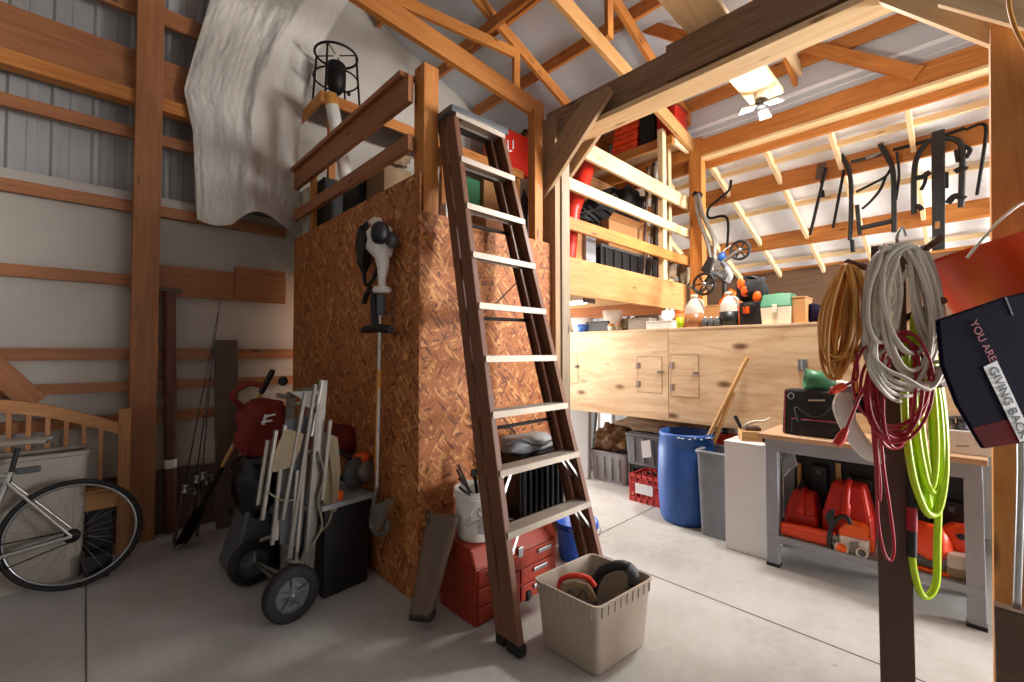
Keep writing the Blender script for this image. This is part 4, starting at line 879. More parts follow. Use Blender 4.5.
# leaning panels
def lean_panel(p0, p1, zt, off, th, name, label, mt, cat='panel'):
    p0, p1 = Vector(p0), Vector(p1); o = Vector(off); d = (p1-p0).normalized(); n = Vector((d.y, -d.x, 0))*th
    return solo(name, label, cat, MB().hexa([p0, p1, p1+n, p0+n, p0+o+Vector((0, 0, zt)), p1+o+Vector((0, 0, zt)), p1+o+n+Vector((0, 0, zt)), p0+o+n+Vector((0, 0, zt))], (0, 0, 1)), mt, bevel=.012)
x_ = 4.35; a = PX(560, 466, x_); b = PX(585.5, 408, x_)
lean_panel((4.30, 3.16, 0), (4.30, 3.75, 0), .845, (.02, .0, 0), .06, 'door_slab', 'pale grey door slab leaning beside the grey post under the cabinet', 'siding', 'door')
lean_panel((4.62, 3.36, 0), (4.62, 3.60, 0), .84, (.06, -.06, 0), .05, 'leaning_board', 'narrow grey panel leaning behind the pale door slab', 'grey')
lean_panel((4.93, 3.50, 0), (4.93, 3.70, 0), .84, (.05, -.03, 0), .02, 'white_trim_board', 'white trim board standing at the ribbed wall behind the grey panel', 'white')
# totes
def stote(name, label, c, sx, sy, sz, rz, mt, lid=True, lm=None, ribs=4, group=None):
    c = Vector(c); R = Matrix.Rotation(rz, 3, 'Z'); t = thing(name, label, 'tote', c)
    if lid:
        part('tub', MB().cbox(c, sx*.9, sy*.9, sz-.04, rz, taper=1.08), mt, t, bevel=.015)
        part('lid', MB().cbox(c+Vector((0, 0, sz-.039)), sx, sy, .028, rz, taper=.98).cbox(c+Vector((0, 0, sz-.012)), sx*.86, sy*.86, .014, rz), lm or mt, t, bevel=.006)
    else:
        T = tub(-sx/2, sx/2, -sy/2, sy/2, 0, sz, .88); T.v = [c+R@v for v in T.v]; part('tub', T, mt, t)
        Q = rimring(-sx/2, sx/2, -sy/2, sy/2, sz, .014); Q.v = [c+R@v for v in Q.v]; part('rim', Q, mt, t)
    for k in range(ribs):
        s = (k+.5)/ribs-.5
        for face in (-1,):
            p = R@Vector((face*sx*.47, s*sy*.8, 0)); q = R@Vector((face*sx*.495, s*sy*.8, 0)); part('rib', MB().beam(c+p+Vector((0, 0, sz*.1)), c+q+Vector((0, 0, sz*.86)), .016, .02, R@Vector((1, 0, 0))), mt, t, bevel=.003)
            p = R@Vector((s*sx*.8, -sy*.47, 0)); q = R@Vector((s*sx*.8, -sy*.495, 0)); part('rib', MB().beam(c+p+Vector((0, 0, sz*.1)), c+q+Vector((0, 0, sz*.86)), .016, .02, R@Vector((0, 1, 0))), mt, t, bevel=.003)
    return t, R
g1, _ = stote('storage_tote', 'open grey plastic tote with camouflage clothes heaped on it', (4.55, 2.95, 0), .36, .50, .34, .05, 'grey', False)
g2, R2 = stote('storage_tote', 'dark grey lidded tote with a white paper label, on the black crate', (4.58, 2.43, .262), .42, .56, .36, .05, 'mid_grey', True)
part('paper_label', MB().add([PX(u, v, 4.345) for u, v in ((641, 441), (650, 440), (651.5, 457), (642.5, 458))], [(0, 1, 2, 3)]), 'white', g2)
def lattice_crate(name, label, c, sx, sy, sz, rz, mt, nb=5):
    c = Vector(c); R = Matrix.Rotation(rz, 3, 'Z'); t = thing(name, label, 'crate', c); W = lambda x, y, z: c+R@Vector((x, y, z))
    part('base', MB().hexa([W(a*sx/2, b*sy/2, z) for z in (0, .014) for a, b in ((-1, -1), (1, -1), (1, 1), (-1, 1))]), mt, t)
    for i, (ax, s_) in enumerate((('x', -1), ('x', 1), ('y', -1), ('y', 1))):
        mb = MB(); Ln = sy if ax == 'x' else sx; Dp = sx if ax == 'x' else sy
        G = (lambda u, z: W(s_*Dp/2, u, z)) if ax == 'x' else (lambda u, z: W(u, s_*Dp/2, z))
        nrm = R@(Vector((1, 0, 0)) if ax == 'x' else Vector((0, 1, 0)))
        for z, h in ((.02, .05), (sz*.36, .02), (sz*.70, .02), (sz-.014, .03)): mb.beam(G(-Ln/2, z), G(Ln/2, z), .012, h)
        for k in range(nb+1): u = -Ln/2+Ln*k/nb; mb.beam(G(u, 0), G(u, sz), .02 if k in (0, nb) else .014, .012, nrm)
        for k in range(nb): u = -Ln/2+Ln*(k+.5)/nb; mb.beam(G(u-Ln/nb*.4, sz*.36), G(u+Ln/nb*.4, sz*.70), .006, .01, nrm)
        part('lattice_side', mb, mt, t)
    return t, W
bk_, _ = lattice_crate('plastic_crate', 'black lattice crate under the lidded grey tote', (4.58, 2.42, 0), .36, .42, .26, .05, 'black')
A, B, D_ = PZ(650, 508), PZ(624, 500), PZ(660, 500)
rcw = Vector((4.155, 2.315, 0)); rc_, W = lattice_crate('milk_crate', 'red lattice milk crate on the floor beside the blue barrel', (4.18, 2.27, 0), .32, .32, .27, .0, 'crate_red')
part('card', MB().add([W(-.168, -.09, .09), W(-.168, .10, .09), W(-.168, .10, .19), W(-.168, -.09, .19)], [(3, 2, 1, 0)]), 'white', rc_, label='white card on the crate side')
# camo clothes, tarp
solo('camouflage_clothes', 'heap of camouflage and pale clothes on the open grey tote', 'clothes', MB().blob((4.55, 2.95, .46), .17, .25, .17, .28, 3.2, 11, n=36, m=24, flat=.35), 'camo')
solo('brown_tarp', 'brown canvas folded along the top of the lidded grey tote', 'tarp', MB().blob((4.58, 2.35, .70), .2, .5, .1, .25, 3, 4, n=36, m=18, flat=.626), 'brown_cloth')
solo('timber_offcut', 'short brown timber offcut behind the camouflage clothes', 'wood', MB().beam((4.85, 3.4, .02), (4.8, 3.0, .62), .09, .05), 'pine_dim')
# barrel
bc_ = Vector((3.93, 1.80, 0)); bt = PV(bc_, 685, 431).z
bar = thing('barrel', 'big blue plastic barrel with its top cut open', 'barrel', bc_)
rB = .242; pr = [(0, .0), (rB*.86, 0), (rB*.93, .03), (rB*.99, .16), (rB*1.03, bt*.45), (rB*1.0, bt*.8), (rB*.94, bt*.955), (rB*.96, bt*.96), (rB*.965, bt*.975), (rB*.93, bt), (rB*.90, bt-.002), (rB*.90, bt*.9), (rB*.96, bt*.5), (rB*.86, .03), (0, .03)]
part('shell', MB().lathe(pr, bc_, 48), 'blue', bar)
random.seed(5); 
for k in range(16):
    a = -PI*.95+PI*1.0*k/16+random.uniform(-.05, .05); c = bc_+Vector((math.cos(a)*rB*.968, math.sin(a)*rB*.968, bt*.966+random.uniform(-.008, .006)))
    if k < 16: part('scuff', MB().blob(c, .008+.012*random.random(), .008+.01*random.random(), .004, .2, 2, k, 8, 5), 'white_plastic', bar)
def pole(name, label, a, b, r, mt='handle'):
    a, b = Vector(a), Vector(b); t = thing(name, label, 'tool handle', a); d = (b-a).normalized(); part('shaft', MB().tube([a, a.lerp(b, .5), b-d*.02, b], [r, r*1.02, r, r*.6], 12), mt, t); return t
h0 = PV(bc_+Vector((.1, .05, 0)), 700, 445)
p1_ = PX(748, 357, 3.965); p2_ = PX(734, 392, 3.965)
t = pole('digging_tool', 'long wooden tool handle leaning out of the barrel up the cabinet', Vector((3.92, 1.93, .06)), p1_, .017)
part('ferrule', MB().tube([Vector((3.92, 1.93, .05)), Vector((3.92, 1.93, .05)).lerp(p1_, .16)], .02, 10), 'iron', t)
t = pole('digging_tool', 'shorter wooden tool handle in the barrel', Vector((3.98, 1.83, .06)), p2_, .017)
part('ferrule', MB().tube([Vector((3.98, 1.83, .05)), Vector((3.98, 1.83, .05)).lerp(p2_, .2)], .02, 10), 'iron', t)
rr0 = Vector((4.35, 1.62, 0)); rz_ = PV(rr0, 718, 430).z
rg = thing('fuel_can', 'red plastic can standing behind the barrel and the grey bin', 'can', rr0)
part('body', MB().cbox(rr0, .2, .3, rz_-.03, .1, taper=.94), 'red', rg, bevel=.02); part('cap', MB().lathe([(0, 0), (.03, 0), (.03, .05), (0, .05)], rr0+Vector((0, 0, rz_-.031)), 12), 'black', rg)
# trash bin
tb0 = Vector((3.86, 1.36, 0)); tzz = PX(712, 451, 3.72).z
tr_ = thing('trash_bin', 'tall grey plastic bin between barrel and white box', 'bin', tb0)
def tub_at(t, x0, x1, y0, y1, z1, mt, tp=.84): part('tub', tub(x0, x1, y0, y1, 0, z1, tp), mt, t); part('rim', rimring(x0, x1, y0, y1, z1-.01, .017), mt, t)
tub_at(tr_, 3.66, 4.0, 1.33, 1.60, tzz, 'mid_grey')
# white box
Aw, Bw = PX(726, 548, 3.57), PX(766, 560, 3.57); wy1 = Aw.y; wy0 = 1.045; wz = PX(766, 446, 3.57).z
wbx = thing('white_cabinet', 'plain white box unit standing between grey bin and workbench', 'cabinet', (3.75, (wy0+wy1)/2, 0))
part('carcass', MB().box(3.575, 3.97, wy0, wy1, .0, wz-.012), 'white', wbx, bevel=.003); part('top', MB().box(3.565, 3.98, wy0-.004, wy1+.004, wz-.012, wz), 'white', wbx, bevel=.002); part('front_panel', MB().box(3.565, 3.575, wy0, wy1, .004, wz-.014), 'white', wbx, bevel=.002)
# wood block with crank on the white box
qz = wz+.001; bd0 = Vector((3.74, 1.19, qz)); bdr = thing('brace_drill', 'wooden block with cranked white handle on the white box', 'tool', bd0)
part('block', MB().cbox(bd0, .16, .17, .075, .5), 'handle', bdr, bevel=.006, label='wood block'); part('block_cap', MB().cbox(bd0+Vector((0, 0, .076)), .10, .11, .03, .5), 'treated', bdr, bevel=.005)
PP = lambda u, v: PV(bd0, u, v)
part('crank_rod', MB().tube(smoothpts([bd0+Vector((0, 0, .1)), PP(741, 428), PP(752, 422), PP(764, 421), PP(770, 418)], 6), .009, 8), 'cream', bdr)
part('crank_grip', MB().tube([PP(735, 416), PP(741, 428)], .014, 10), 'black', bdr)
for k, (dx, lb_) in enumerate(((.0, 'black hand plane lying behind the wooden block'), (.09, 'second black tool on the white box edge'))):
    c = Vector((3.72+dx, 1.09-.02*k, qz+.0005)); t = thing('hand_plane', lb_, 'tool', c); part('sole', MB().cbox(c, .2, .055, .03, .9+.2*k), 'iron', t, bevel=.004); part('knob', MB().blob(c+Vector((.03, .03, .05)), .02, .02, .028, .02), 'treated', t); part('cutter', MB().beam(c+Vector((0, 0, .03)), c+Vector((-.05, -.05, .085)), .04, .008), 'iron', t)
# ================================================================ WORKBENCH
WB = thing('workbench', 'grey steel workbench with wooden top, one cord post in front of it', 'workbench', (3.72, .5, 0))
fy1 = PX(767, 566, 3.5).y; fy0 = -.035; bz = .905
for y in (fy1-.075, fy0):
    for x in (3.5, 3.93): part('leg', MB().box(x, x+.06, y, y+.075, .012, bz-.03), 'bench_grey', WB, bevel=.004)
for y in (fy1-.075, fy0): part('foot', MB().box(3.497, 3.563, y-.003, y+.078, 0, .022), 'black', WB, label='black rubber foot')
part('top_board', MB().box(3.455, 3.99, fy0-.02, fy1+.035, bz-.012, bz+.022, (0, 1, 0)), 'bench_top', WB, bevel=.004)
part('front_rail', MB().box(3.494, 3.52, fy0+.002, fy1-.002, bz-.10, bz-.014), 'bench_grey', WB, bevel=.003)
sz = PX(781, 543, 3.5).z
part('shelf_rail', MB().box(3.496, 3.52, fy0+.002, fy1-.002, sz, sz+.045), 'bench_grey', WB, bevel=.003)
part('shelf', MB().box(3.52, 3.96, fy0, fy1, sz+.02, sz+.043), 'bench_grey', WB)
part('back_panel', MB().box(3.962, 3.972, fy0+.04, fy1-.04, sz+.05, bz-.03), 'black', WB)
SZ = sz+.046
# tool bag on the bench
q0, q1 = PX(782, 441, 3.56), PX(852, 446, 3.56); zt0 = PX(782, 389, 3.58).z
tg = thing('tool_bag', 'black open tool bag with red piping on the workbench', 'bag', (3.66, (q0.y+q1.y)/2, bz+.022))
y1, y0 = q0.y, q1.y; bz2 = bz+.023
part('body', MB().hexa([Vector(p) for p in ((3.56, y0, bz2), (3.76, y0, bz2), (3.76, y1, bz2), (3.56, y1, bz2), (3.585, y0+.01, zt0), (3.745, y0+.01, zt0), (3.745, y1-.01, zt0), (3.585, y1-.01, zt0))]), 'black_cloth', tg, bevel=.015)
part('front_pocket', MB().hexa([Vector(p) for p in ((3.545, y0+.01, bz2+.005), (3.562, y0+.01, bz2), (3.562, y1-.06, bz2), (3.545, y1-.06, bz2+.005), (3.56, y0+.01, bz2+.11), (3.575, y0+.01, bz2+.11), (3.575, y1-.06, bz2+.11), (3.56, y1-.06, bz2+.11))]), 'black_cloth', tg, bevel=.008)
part('piping', MB().tube([(3.556, y0+.012, bz2+.112), (3.556, y1-.06, bz2+.112)], .003, 5), 'cord_red', tg); part('piping', MB().tube([(3.562, y1-.015, bz2+.01), (3.586, y1-.02, zt0)], .003, 5), 'cord_red', tg)
part('carry_strap', MB().tube(smoothpts([PX(800, 422, 3.54), PX(796, 408, 3.54), PX(803, 412, 3.53), PX(812, 417, 3.53), PX(822, 416, 3.53), PX(832, 406, 3.54), PX(838, 400, 3.54)], 6), .012, 6, flat=.4), 'black', tg)
em = MB()
for k in range(7): c = PX(810+k*2.3, 400.3, 3.572); em.box(c.x-.002, c.x, c.y-.006, c.y+.003 if k else c.y+.008, c.z-.005, c.z+.005)
part('emblem', em, 'cream', tg, label='pale stitched emblem')
part('clip_ring', MB().tube([PX(791+3*math.cos(a), 396+3*math.sin(a), 3.56) for a in [2*PI*k/14 for k in range(14)]], .003, 5, True), 'steel', tg)
# funnel
fq = Vector((3.66, PX(820, 380, 3.66).y, zt0)); fn = thing('funnel', 'green plastic scoop lying on the black tool bag', 'scoop', fq)
part('scoop', MB().lathe([(.02, -.09), (.055, -.06), (.065, .0), (.072, .09), (.067, .09), (.06, 0), (.05, -.055), (.0, -.08)], fq+Vector((0, .0, .066)), 20, (-.35, .9, .12)), 'green', fn)
part('spout', MB().tube([fq+Vector((.03, -.07, .05)), fq+Vector((.05, -.18, .035))], [.03, .02], 12), 'white_plastic', fn, label='white spout')
# white carton on bench
c0, c1_ = PX(940, 458, 3.56), PX(990, 463, 3.56); cz = PX(950, 430, 3.56).z
wc_ = thing('white_carton', 'white carton on the workbench beside the oak post', 'box', (3.68, (c0.y+c1_.y)/2, bz+.023))
part('carton', MB().box(3.56, 3.86, -.10, c0.y+.03, bz+.023, cz), 'white', wc_, bevel=.003)
mk = MB()
for k in range(6): c = PX(957+k*2.2, 446, 3.559); mk.box(c.x-.001, c.x, c.y-.004, c.y+.003, c.z-.003, c.z+.003)
part('print_line', mk, 'dark_grey', wc_)
for k, (u, v, mt, lb_) in enumerate(((950, 424, 'dull_alu', 'grey metal fitting on the white carton'), (962, 422, 'dark_grey', 'dark fitting on the white carton'))):
    c = PX(u, 429, 3.62); c.z = cz+.001; t = thing('pipe_fitting', lb_, 'fitting', c); part('body', MB().lathe([(0, 0), (.03, 0), (.03, .03), (.022, .035), (.022, .06), (0, .06)], c, 14), mt, t); part('nut', MB().lathe([(0, 0), (.034, 0), (.034, .016), (0, .016)], c+Vector((0, 0, .061)), 6, smooth=False), mt, t)
# fuel cans on the shelf
def gascan(label, y0, y1, zt, x0=3.62, dp=.24):
    t = thing('fuel_can', label, 'can', (x0+dp/2, (y0+y1)/2, SZ)); h = zt-SZ
    w = (y1-y0); yc = (y0+y1)/2
    part('body', MB().hexa([Vector(p) for p in ((x0, y0, SZ), (x0+dp, y0, SZ), (x0+dp, y1, SZ), (x0, y1, SZ), (x0+.002, y0+.005, SZ+h*.56), (x0+dp-.01, y0+.005, SZ+h*.56), (x0+dp-.01, y1-.005, SZ+h*.56), (x0+.002, y1-.005, SZ+h*.56))]), 'red', t, bevel=.025)
    part('shoulder', MB().hexa([Vector(p) for p in ((x0+.004, y0+.008, SZ+h*.53), (x0+dp-.012, y0+.008, SZ+h*.53), (x0+dp-.012, y1-.008, SZ+h*.53), (x0+.004, y1-.008, SZ+h*.53), (x0+.09, y0+w*.18, zt), (x0+dp-.03, y0+w*.18, zt), (x0+dp-.03, y1-w*.18, zt), (x0+.09, y1-w*.18, zt))]), 'red', t, bevel=.02)
    part('handle', MB().tube(smoothpts([(x0+.0, yc, SZ+h*.50), (x0+.025, yc, SZ+h*.72), (x0+.08, yc, zt-.02), (x0+.16, yc, zt+.004)], 6), [.03]*6+[.022]*7+[.02]*6, 10), 'red', t)
    part('cap', MB().lathe([(0, 0), (.026, 0), (.026, .03), (.014, .035), (.012, .07), (0, .07)], Vector((x0+dp*.72, yc+.02, zt-.004)), 14), 'black', t)
    return t
ys = lambda u, x=3.62: PX(u, 510, x).y
gascan('small red fuel can at the left end of the workbench shelf', ys(817), ys(783), PX(800, 492, 3.70).z)
gascan('large red fuel can on the workbench shelf behind the chainsaw', ys(871), ys(820), PX(845, 484, 3.72).z, 3.64, .27)
# chainsaw and scabbard
c0 = PX(847, 548, 3.54); cw = thing('chainsaw', 'orange and white chainsaw with black handle on the workbench shelf', 'chainsaw', (3.56, c0.y, SZ))
K = lambda u, v, x=3.52: PX(u, v, x)
part('engine_body', MB().box(3.535, 3.63, K(868, 540).y, K(838, 540).y, SZ, K(850, 538).z), 'white_plastic', cw, bevel=.012)
part('top_cover', MB().prism([K(u, v, 3.53) for u, v in ((838, 535), (838, 529), (846, 523), (862, 527), (868, 533), (869, 541), (858, 539))], (.1, 0, 0)), 'orange', cw, bevel=.01)
part('starter_cover', MB().lathe([(0, -.01), (.034, -.01), (.040, 0), (.036, .012), (.03, .014)], K(841.5, 548, 3.525), 20, (-1, 0, .0)), 'white_plastic', cw); part('starter_disc', MB().lathe([(0, 0), (.03, 0), (.03, .008), (0, .010)], K(841.5, 548, 3.513), 20, (-1, 0, 0)), 'orange', cw, label='orange round starter disc')
part('fuel_knob', MB().lathe([(0, 0), (.034, 0), (.03, .02), (0, .022)], K(862, 553, 3.53), 18, (-1, 0, 0)), 'white_plastic', cw); part('fuel_knob_face', MB().lathe([(0, 0), (.022, 0), (.0, .006)], K(862, 553, 3.508), 16, (-1, 0, 0)), 'dark_grey', cw)
fi = MB()
for k in range(6): u = 850+k*1.6; fi.beam(K(u, 542, 3.522), K(u+.5, 556, 3.522), .004, .006)
part('cooling_fins', fi, 'dull_alu', cw)
part('front_handle', MB().tube(smoothpts([K(831, 553), K(829, 540), K(832, 526), K(838, 518), (K(846, 517)), K(851, 524)], 6), .014, 10), 'black', cw)
part('hand_guard', MB().prism([K(u, v, 3.50) for u, v in ((825, 516), (828, 511), (834, 509), (834, 518), (838, 524), (832, 528), (827, 524))], (.02, 0, 0)), 'black', cw, bevel=.004)
part('rear_handle', MB().tube(smoothpts([K(866, 536, 3.60), K(872, 542, 3.6), K(872, 550, 3.6), K(866, 552, 3.6)], 5), .014, 8), 'orange', cw)
part('bar_sprocket', MB().box(3.53, 3.6, K(838, 540).y, K(829, 540).y, SZ+.01, K(832, 535).z), 'dull_alu', cw, bevel=.008)
a, b = K(781, 529, 3.55), K(836, 541, 3.55)
sc_ = thing('bar_scabbard', 'long orange chainsaw bar cover lying along the workbench shelf', 'bar cover', (3.56, (a.y+b.y)/2, SZ))
part('sheath', MB().hexa([Vector(p) for p in ((3.535, b.y, SZ), (3.57, b.y, SZ), (3.57, a.y-.0, SZ), (3.535, a.y, SZ), (3.535, b.y, SZ+.10), (3.57, b.y, SZ+.10), (3.57, a.y, SZ+.085), (3.535, a.y, SZ+.085))], (0, 1, 0)), 'red_orange', sc_, bevel=.008); part('slot_rib', MB().box(3.53, 3.536, b.y, a.y, SZ+.045, SZ+.055), 'red_orange', sc_)
# orange tools right of the cord post
o1 = Vector((3.62, PX(930, 565, 3.62).y, SZ)); ot = thing('leaf_blower', 'orange and grey engine tool behind the lime hose on the shelf', 'power tool', o1)
KK = lambda u, v, x=3.62: PX(u, v, x)
part('housing', MB().blob(KK(928, 541), .08, .10, .10, .1, 2, 3, pw=.7), 'red_orange', ot); part('engine', MB().box(3.56, 3.7, KK(948, 560).y, KK(914, 560).y, SZ+.02, KK(930, 552).z), 'dull_alu', ot, bevel=.015); part('base_plate', MB().box(3.54, 3.72, KK(950, 560).y, KK(912, 560).y, SZ, SZ+.02), 'orange', ot, bevel=.005)
for k in range(5): part('fin', MB().box(3.552, 3.562, KK(946, 560).y, KK(916, 560).y, SZ+.03+.016*k, SZ+.036+.016*k), 'dark_grey', ot)
o2 = Vector((3.6, PX(960, 570, 3.6).y, SZ)); o2t = thing('grease_jug', 'clear jug with orange cap and pale contents at the workbench shelf end', 'jug', o2)
part('jug_body', MB().cbox(o2, .10, .12, .13, .1, taper=.9), 'milky', o2t, bevel=.012); part('contents', MB().cbox(o2+Vector((-.0, 0, .003)), .104, .124, .06, .1, taper=.95), 'tan_cloth', o2t, bevel=.01)
o3 = Vector((3.72, PX(960, 545, 3.72).y, SZ)); o3t = thing('orange_tool_case', 'orange rounded tool cover at the shelf end by the bench leg', 'tool', o3); pc = PX(960, 540, 3.72); part('cover', MB().blob(pc, .08, .085, .09, .06, 2, 6, pw=.65), 'red_orange', o3t); part('stand', MB().cbox(o3, .1, .12, pc.z-SZ-.05, 0), 'dark_grey', o3t, bevel=.01); part('grip_hole', MB().blob(PX(962, 537, 3.64), .012, .025, .018, 0), 'black', o3t)
for k, (u, lbl) in enumerate(((799, 'wooden handled hatchet standing at the back of the bench shelf'), (838, 'wooden mallet handle behind the large fuel can'))):
    t_ = PX(u, 463, 3.92); b_ = Vector((3.93, t_.y, SZ)); t = thing('hatchet', lbl, 'tool', b_); part('shaft', MB().tube([b_, t_], .016, 10), 'handle', t); part('head', MB().cbox(b_+Vector((-.0, 0, .001)), .03, .1, .07), 'iron', t)
for k, (u0_, u1_, v) in enumerate(((810, 826, 465), (850, 872, 478), (900, 930, 490), (935, 968, 500))):
    a = PX(u0_, v, 3.88); b = PX(u1_, v, 3.88); lbl = ('tall black case at the back of the bench shelf', 'squat black case behind the fuel cans', 'black mesh box at the back behind the hose', 'dark ribbed box at the back corner of the shelf')[k]
    t = thing('black_case', lbl, 'case', (3.9, (a.y+b.y)/2, SZ)); part('body', MB().box(3.90, 3.955, b.y, a.y, SZ, a.z), 'black', t, bevel=.008); part('clasp', MB().box(3.893, 3.90, (a.y+b.y)/2-.015, (a.y+b.y)/2+.015, a.z-.06, a.z-.03), 'dark_grey', t)
pb = [PX(u, v, 3.62) for u, v in ((781, 458), (794, 453), (797, 466), (790, 470), (782, 480))]
solo('plastic_bag', 'clear plastic bag hanging under the bench top by the front leg', 'bag', MB().prism(pb, (.03, 0, 0)), 'glass', bevel=.01)
# ================================================================ THINGS ON THE CABINET TOP
def spot(u, x): p = PX(u, 325, x); return Vector((x, p.y, ZT+.001))
def zat(v, u, x): return PX(u, v, x).z
def potl(name, label, cat, u0, u1, vt, mt, x=4.12, prof=None, lid=None):
    c = spot((u0+u1)/2, x); r = (PX(u0, 325, x).y-PX(u1, 325, x).y)/2; h = zat(vt, u0, x)-ZT
    t = thing(name, label, cat, c); pr = prof or [(0, 0), (.7, 0), (.8, .1), (1, 1), (.93, 1), (.72, .1), (0, .08)]
    part('body', MB().lathe([(p*r, q*h) for p, q in pr], c, 20), mt, t)
    if lid: part('lid', MB().lathe([(0, h), (r*.8, h), (r*.8, h+.025), (0, h+.025)], c, 18), lid, t)
    return t
potl('cream_jar', 'cream jar at the cabinet end against the grey post', 'jar', 563, 572, 317, 'cream', lid='white_plastic', prof=[(0, 0), (1, 0), (1, .8), (.8, 1), (0, 1)])
potl('white_bowl', 'white bowl on the cabinet beside the grey post', 'bowl', 573, 591, 319, 'white_plastic')
potl('blue_mug', 'small blue and white mug in front of the white bowl', 'mug', 578, 588, 325, 'blue', x=4.05)
def crateb(name, label, u0, u1, vt, mt, x=4.1, dp=.2, cat='box', lidm=None):
    a, b = PX(u0, 325, x), PX(u1, 325, x); z = zat(vt, u0, x); t = thing(name, label, cat, (x+dp/2, (a.y+b.y)/2, ZT+.001))
    part('body', MB().box(x, x+dp, b.y, a.y, ZT+.001, z-.012), mt, t, bevel=.006); part('lid', MB().box(x-.004, x+dp+.004, b.y-.004, a.y+.004, z-.012, z), lidm or mt, t, bevel=.004); return t
crateb('dark_box', 'long dark grey box on the cabinet behind the mug', 586, 608, 322, 'dark_grey', 4.06, .14)
potl('white_pot', 'white plastic pot standing upside up on the cabinet edge', 'pot', 604, 621, 311.5, 'white_plastic', x=4.18)
potl('tan_jar', 'first small tan jar below the white pot', 'jar', 608, 614, 326.5, 'cream', x=4.04, lid='cord_tan'); potl('tan_jar', 'second small tan jar beside the beige box', 'jar', 616, 622, 326.5, 'tan_cloth', x=4.04, lid='card')
solo('dried_plant', 'tangle of straw-coloured packing on the cabinet', 'straw', MB().blob(spot(630, 4.3)+Vector((0, 0, .06)), .09, .13, .085, .35, 5, 3, n=30, m=18, flat=ZT+.002), 'tan_cloth')
crateb('beige_box', 'beige storage box on the cabinet top', 628, 649, 319, 'taupe', 4.08, .16); crateb('white_box', 'low white box on the cabinet beside the beige box', 646, 671, 321.5, 'white', 4.07, .14)
solo('crumpled_bag', 'crumpled white paper bag on the cabinet behind the low white box', 'bag', MB().blob(spot(668, 4.3)+Vector((0, 0, .09)), .06, .09, .11, .3, 4, 9, n=24, m=16, flat=ZT+.002), 'white')
potl('green_can', 'bright green can on the cabinet edge', 'can', 676.5, 683.5, 318, 'lime', x=4.06, prof=[(0, 0), (1, 0), (1, 1), (0, 1)])
potl('orange_tin', 'orange topped tin behind the green can', 'tin', 675, 685, 314, 'pine', x=4.25, prof=[(0, 0), (1, 0), (1, 1), (0, 1)], lid='orange')
def jug(u0, u1, vt, label, x, band=None):
    c = spot((u0+u1)/2, x); r = (PX(u0, 325, x).y-PX(u1, 325, x).y)/2; h = zat(vt, u0, x)-ZT; t = thing('jug', label, 'jug', c)
    part('bottle', MB().lathe([(0, 0), (r*.95, 0), (r, .02), (r, h*.55), (r*.85, h*.68), (r*.45, h*.85), (r*.3, h*.88), (r*.3, h*.93), (0, h*.93)], c, 20), 'milky', t)
    part('liquid', MB().lathe([(0, .004), (r*1.005, .004), (r*1.012, h*.42), (0, h*.42)], c, 20), band or 'amber', t)
    part('cap', MB().lathe([(0, h*.92), (r*.36, h*.92), (r*.36, h), (0, h)], c, 14), 'cream', t)
    part('jug_handle', MB().tube(smoothpts([c+Vector((-.0, -r*.4, h*.85)), c+Vector((-.01, -r*.95, h*.78)), c+Vector((0, -r*1.0, h*.58))], 5), .011, 8), 'milky', t); return t
jug(685.5, 703.5, 296, 'plastic jug with amber fluid at the end of the cabinet by the post', 4.12); jug(720, 738, 293, 'plastic jug with dark label beside the drill bag', 4.12, 'black')
crateb('cardboard_box', 'cardboard box behind the two plastic jugs', 702, 724, 306, 'card', 4.42, .2)
for k, u in enumerate((705, 711, 717)): potl('glass_jar', ('first', 'second', 'third')[k]+' small metal lidded jar from the amber jug', 'jar', u-3, u+3, 320, 'dark_grey', x=4.06, lid='steel', prof=[(0, 0), (1, 0), (1, .9), (.8, 1), (0, 1)])
dbx = thing('drill_case', 'black tool case with orange label on the cabinet', 'case', spot(750, 4.2)); a, b = PX(739, 325, 4.1), PX(762, 325, 4.1); z = zat(302, 745, 4.1)
part('body', MB().box(4.1, 4.32, b.y, a.y, ZT+.001, z), 'black', dbx, bevel=.012); c = PX(746, 310, 4.097); part('label_plate', MB().box(4.094, 4.10, c.y-.025, c.y+.025, c.z-.03, c.z+.03), 'orange', dbx, bevel=.002)
part('case_handle', MB().tube(smoothpts([(4.09, a.y-.05, z-.04), (4.07, a.y-.07, z-.03), (4.07, b.y+.07, z-.03), (4.09, b.y+.05, z-.04)], 5), .01, 8), 'black', dbx)
pc = PX(752, 290, 4.2); dbg = thing('tool_backpack', 'orange and black soft bag heaped on the drill case', 'bag', Vector((4.2, pc.y, z)))
part('bag', MB().blob((4.2, pc.y, z+.11), .09, .12, .11, .16, 2.5, 2, n=28, m=18, flat=z+.001, pw=.8), 'black_cloth', dbg)
for k, (u, v) in enumerate(((745, 291), (741, 284), (757, 297))): part('orange_patch', MB().blob(PX(u, v, 4.12), .02, .035, .05, .1, 3, k, 14, 10), 'orange', dbg)
part('top_loop', MB().tube(smoothpts([PX(744, 283, 4.15), PX(747, 277, 4.15), PX(757, 278, 4.15), PX(761, 285, 4.15)], 5), .008, 8), 'black', dbg)
oc = thing('orange_jacket', 'orange garment bundled behind the dark-labelled jug', 'garment', spot(736, 4.5)); part('cloth', MB().blob(spot(735, 4.5)+Vector((0, 0, .17)), .1, .14, .18, .2, 3, 5, n=24, m=16, flat=ZT+.002), 'orange', oc)
a, b = PX(760.5, 323, 4.08), PX(790.5, 323, 4.08); zb_, zm, ztt = ZT+.001, zat(307, 770, 4.08), zat(294, 775, 4.14)
tk = thing('tackle_box', 'cream tackle box with green lid on the cabinet top', 'tackle box', (4.2, (a.y+b.y)/2, ZT+.001))
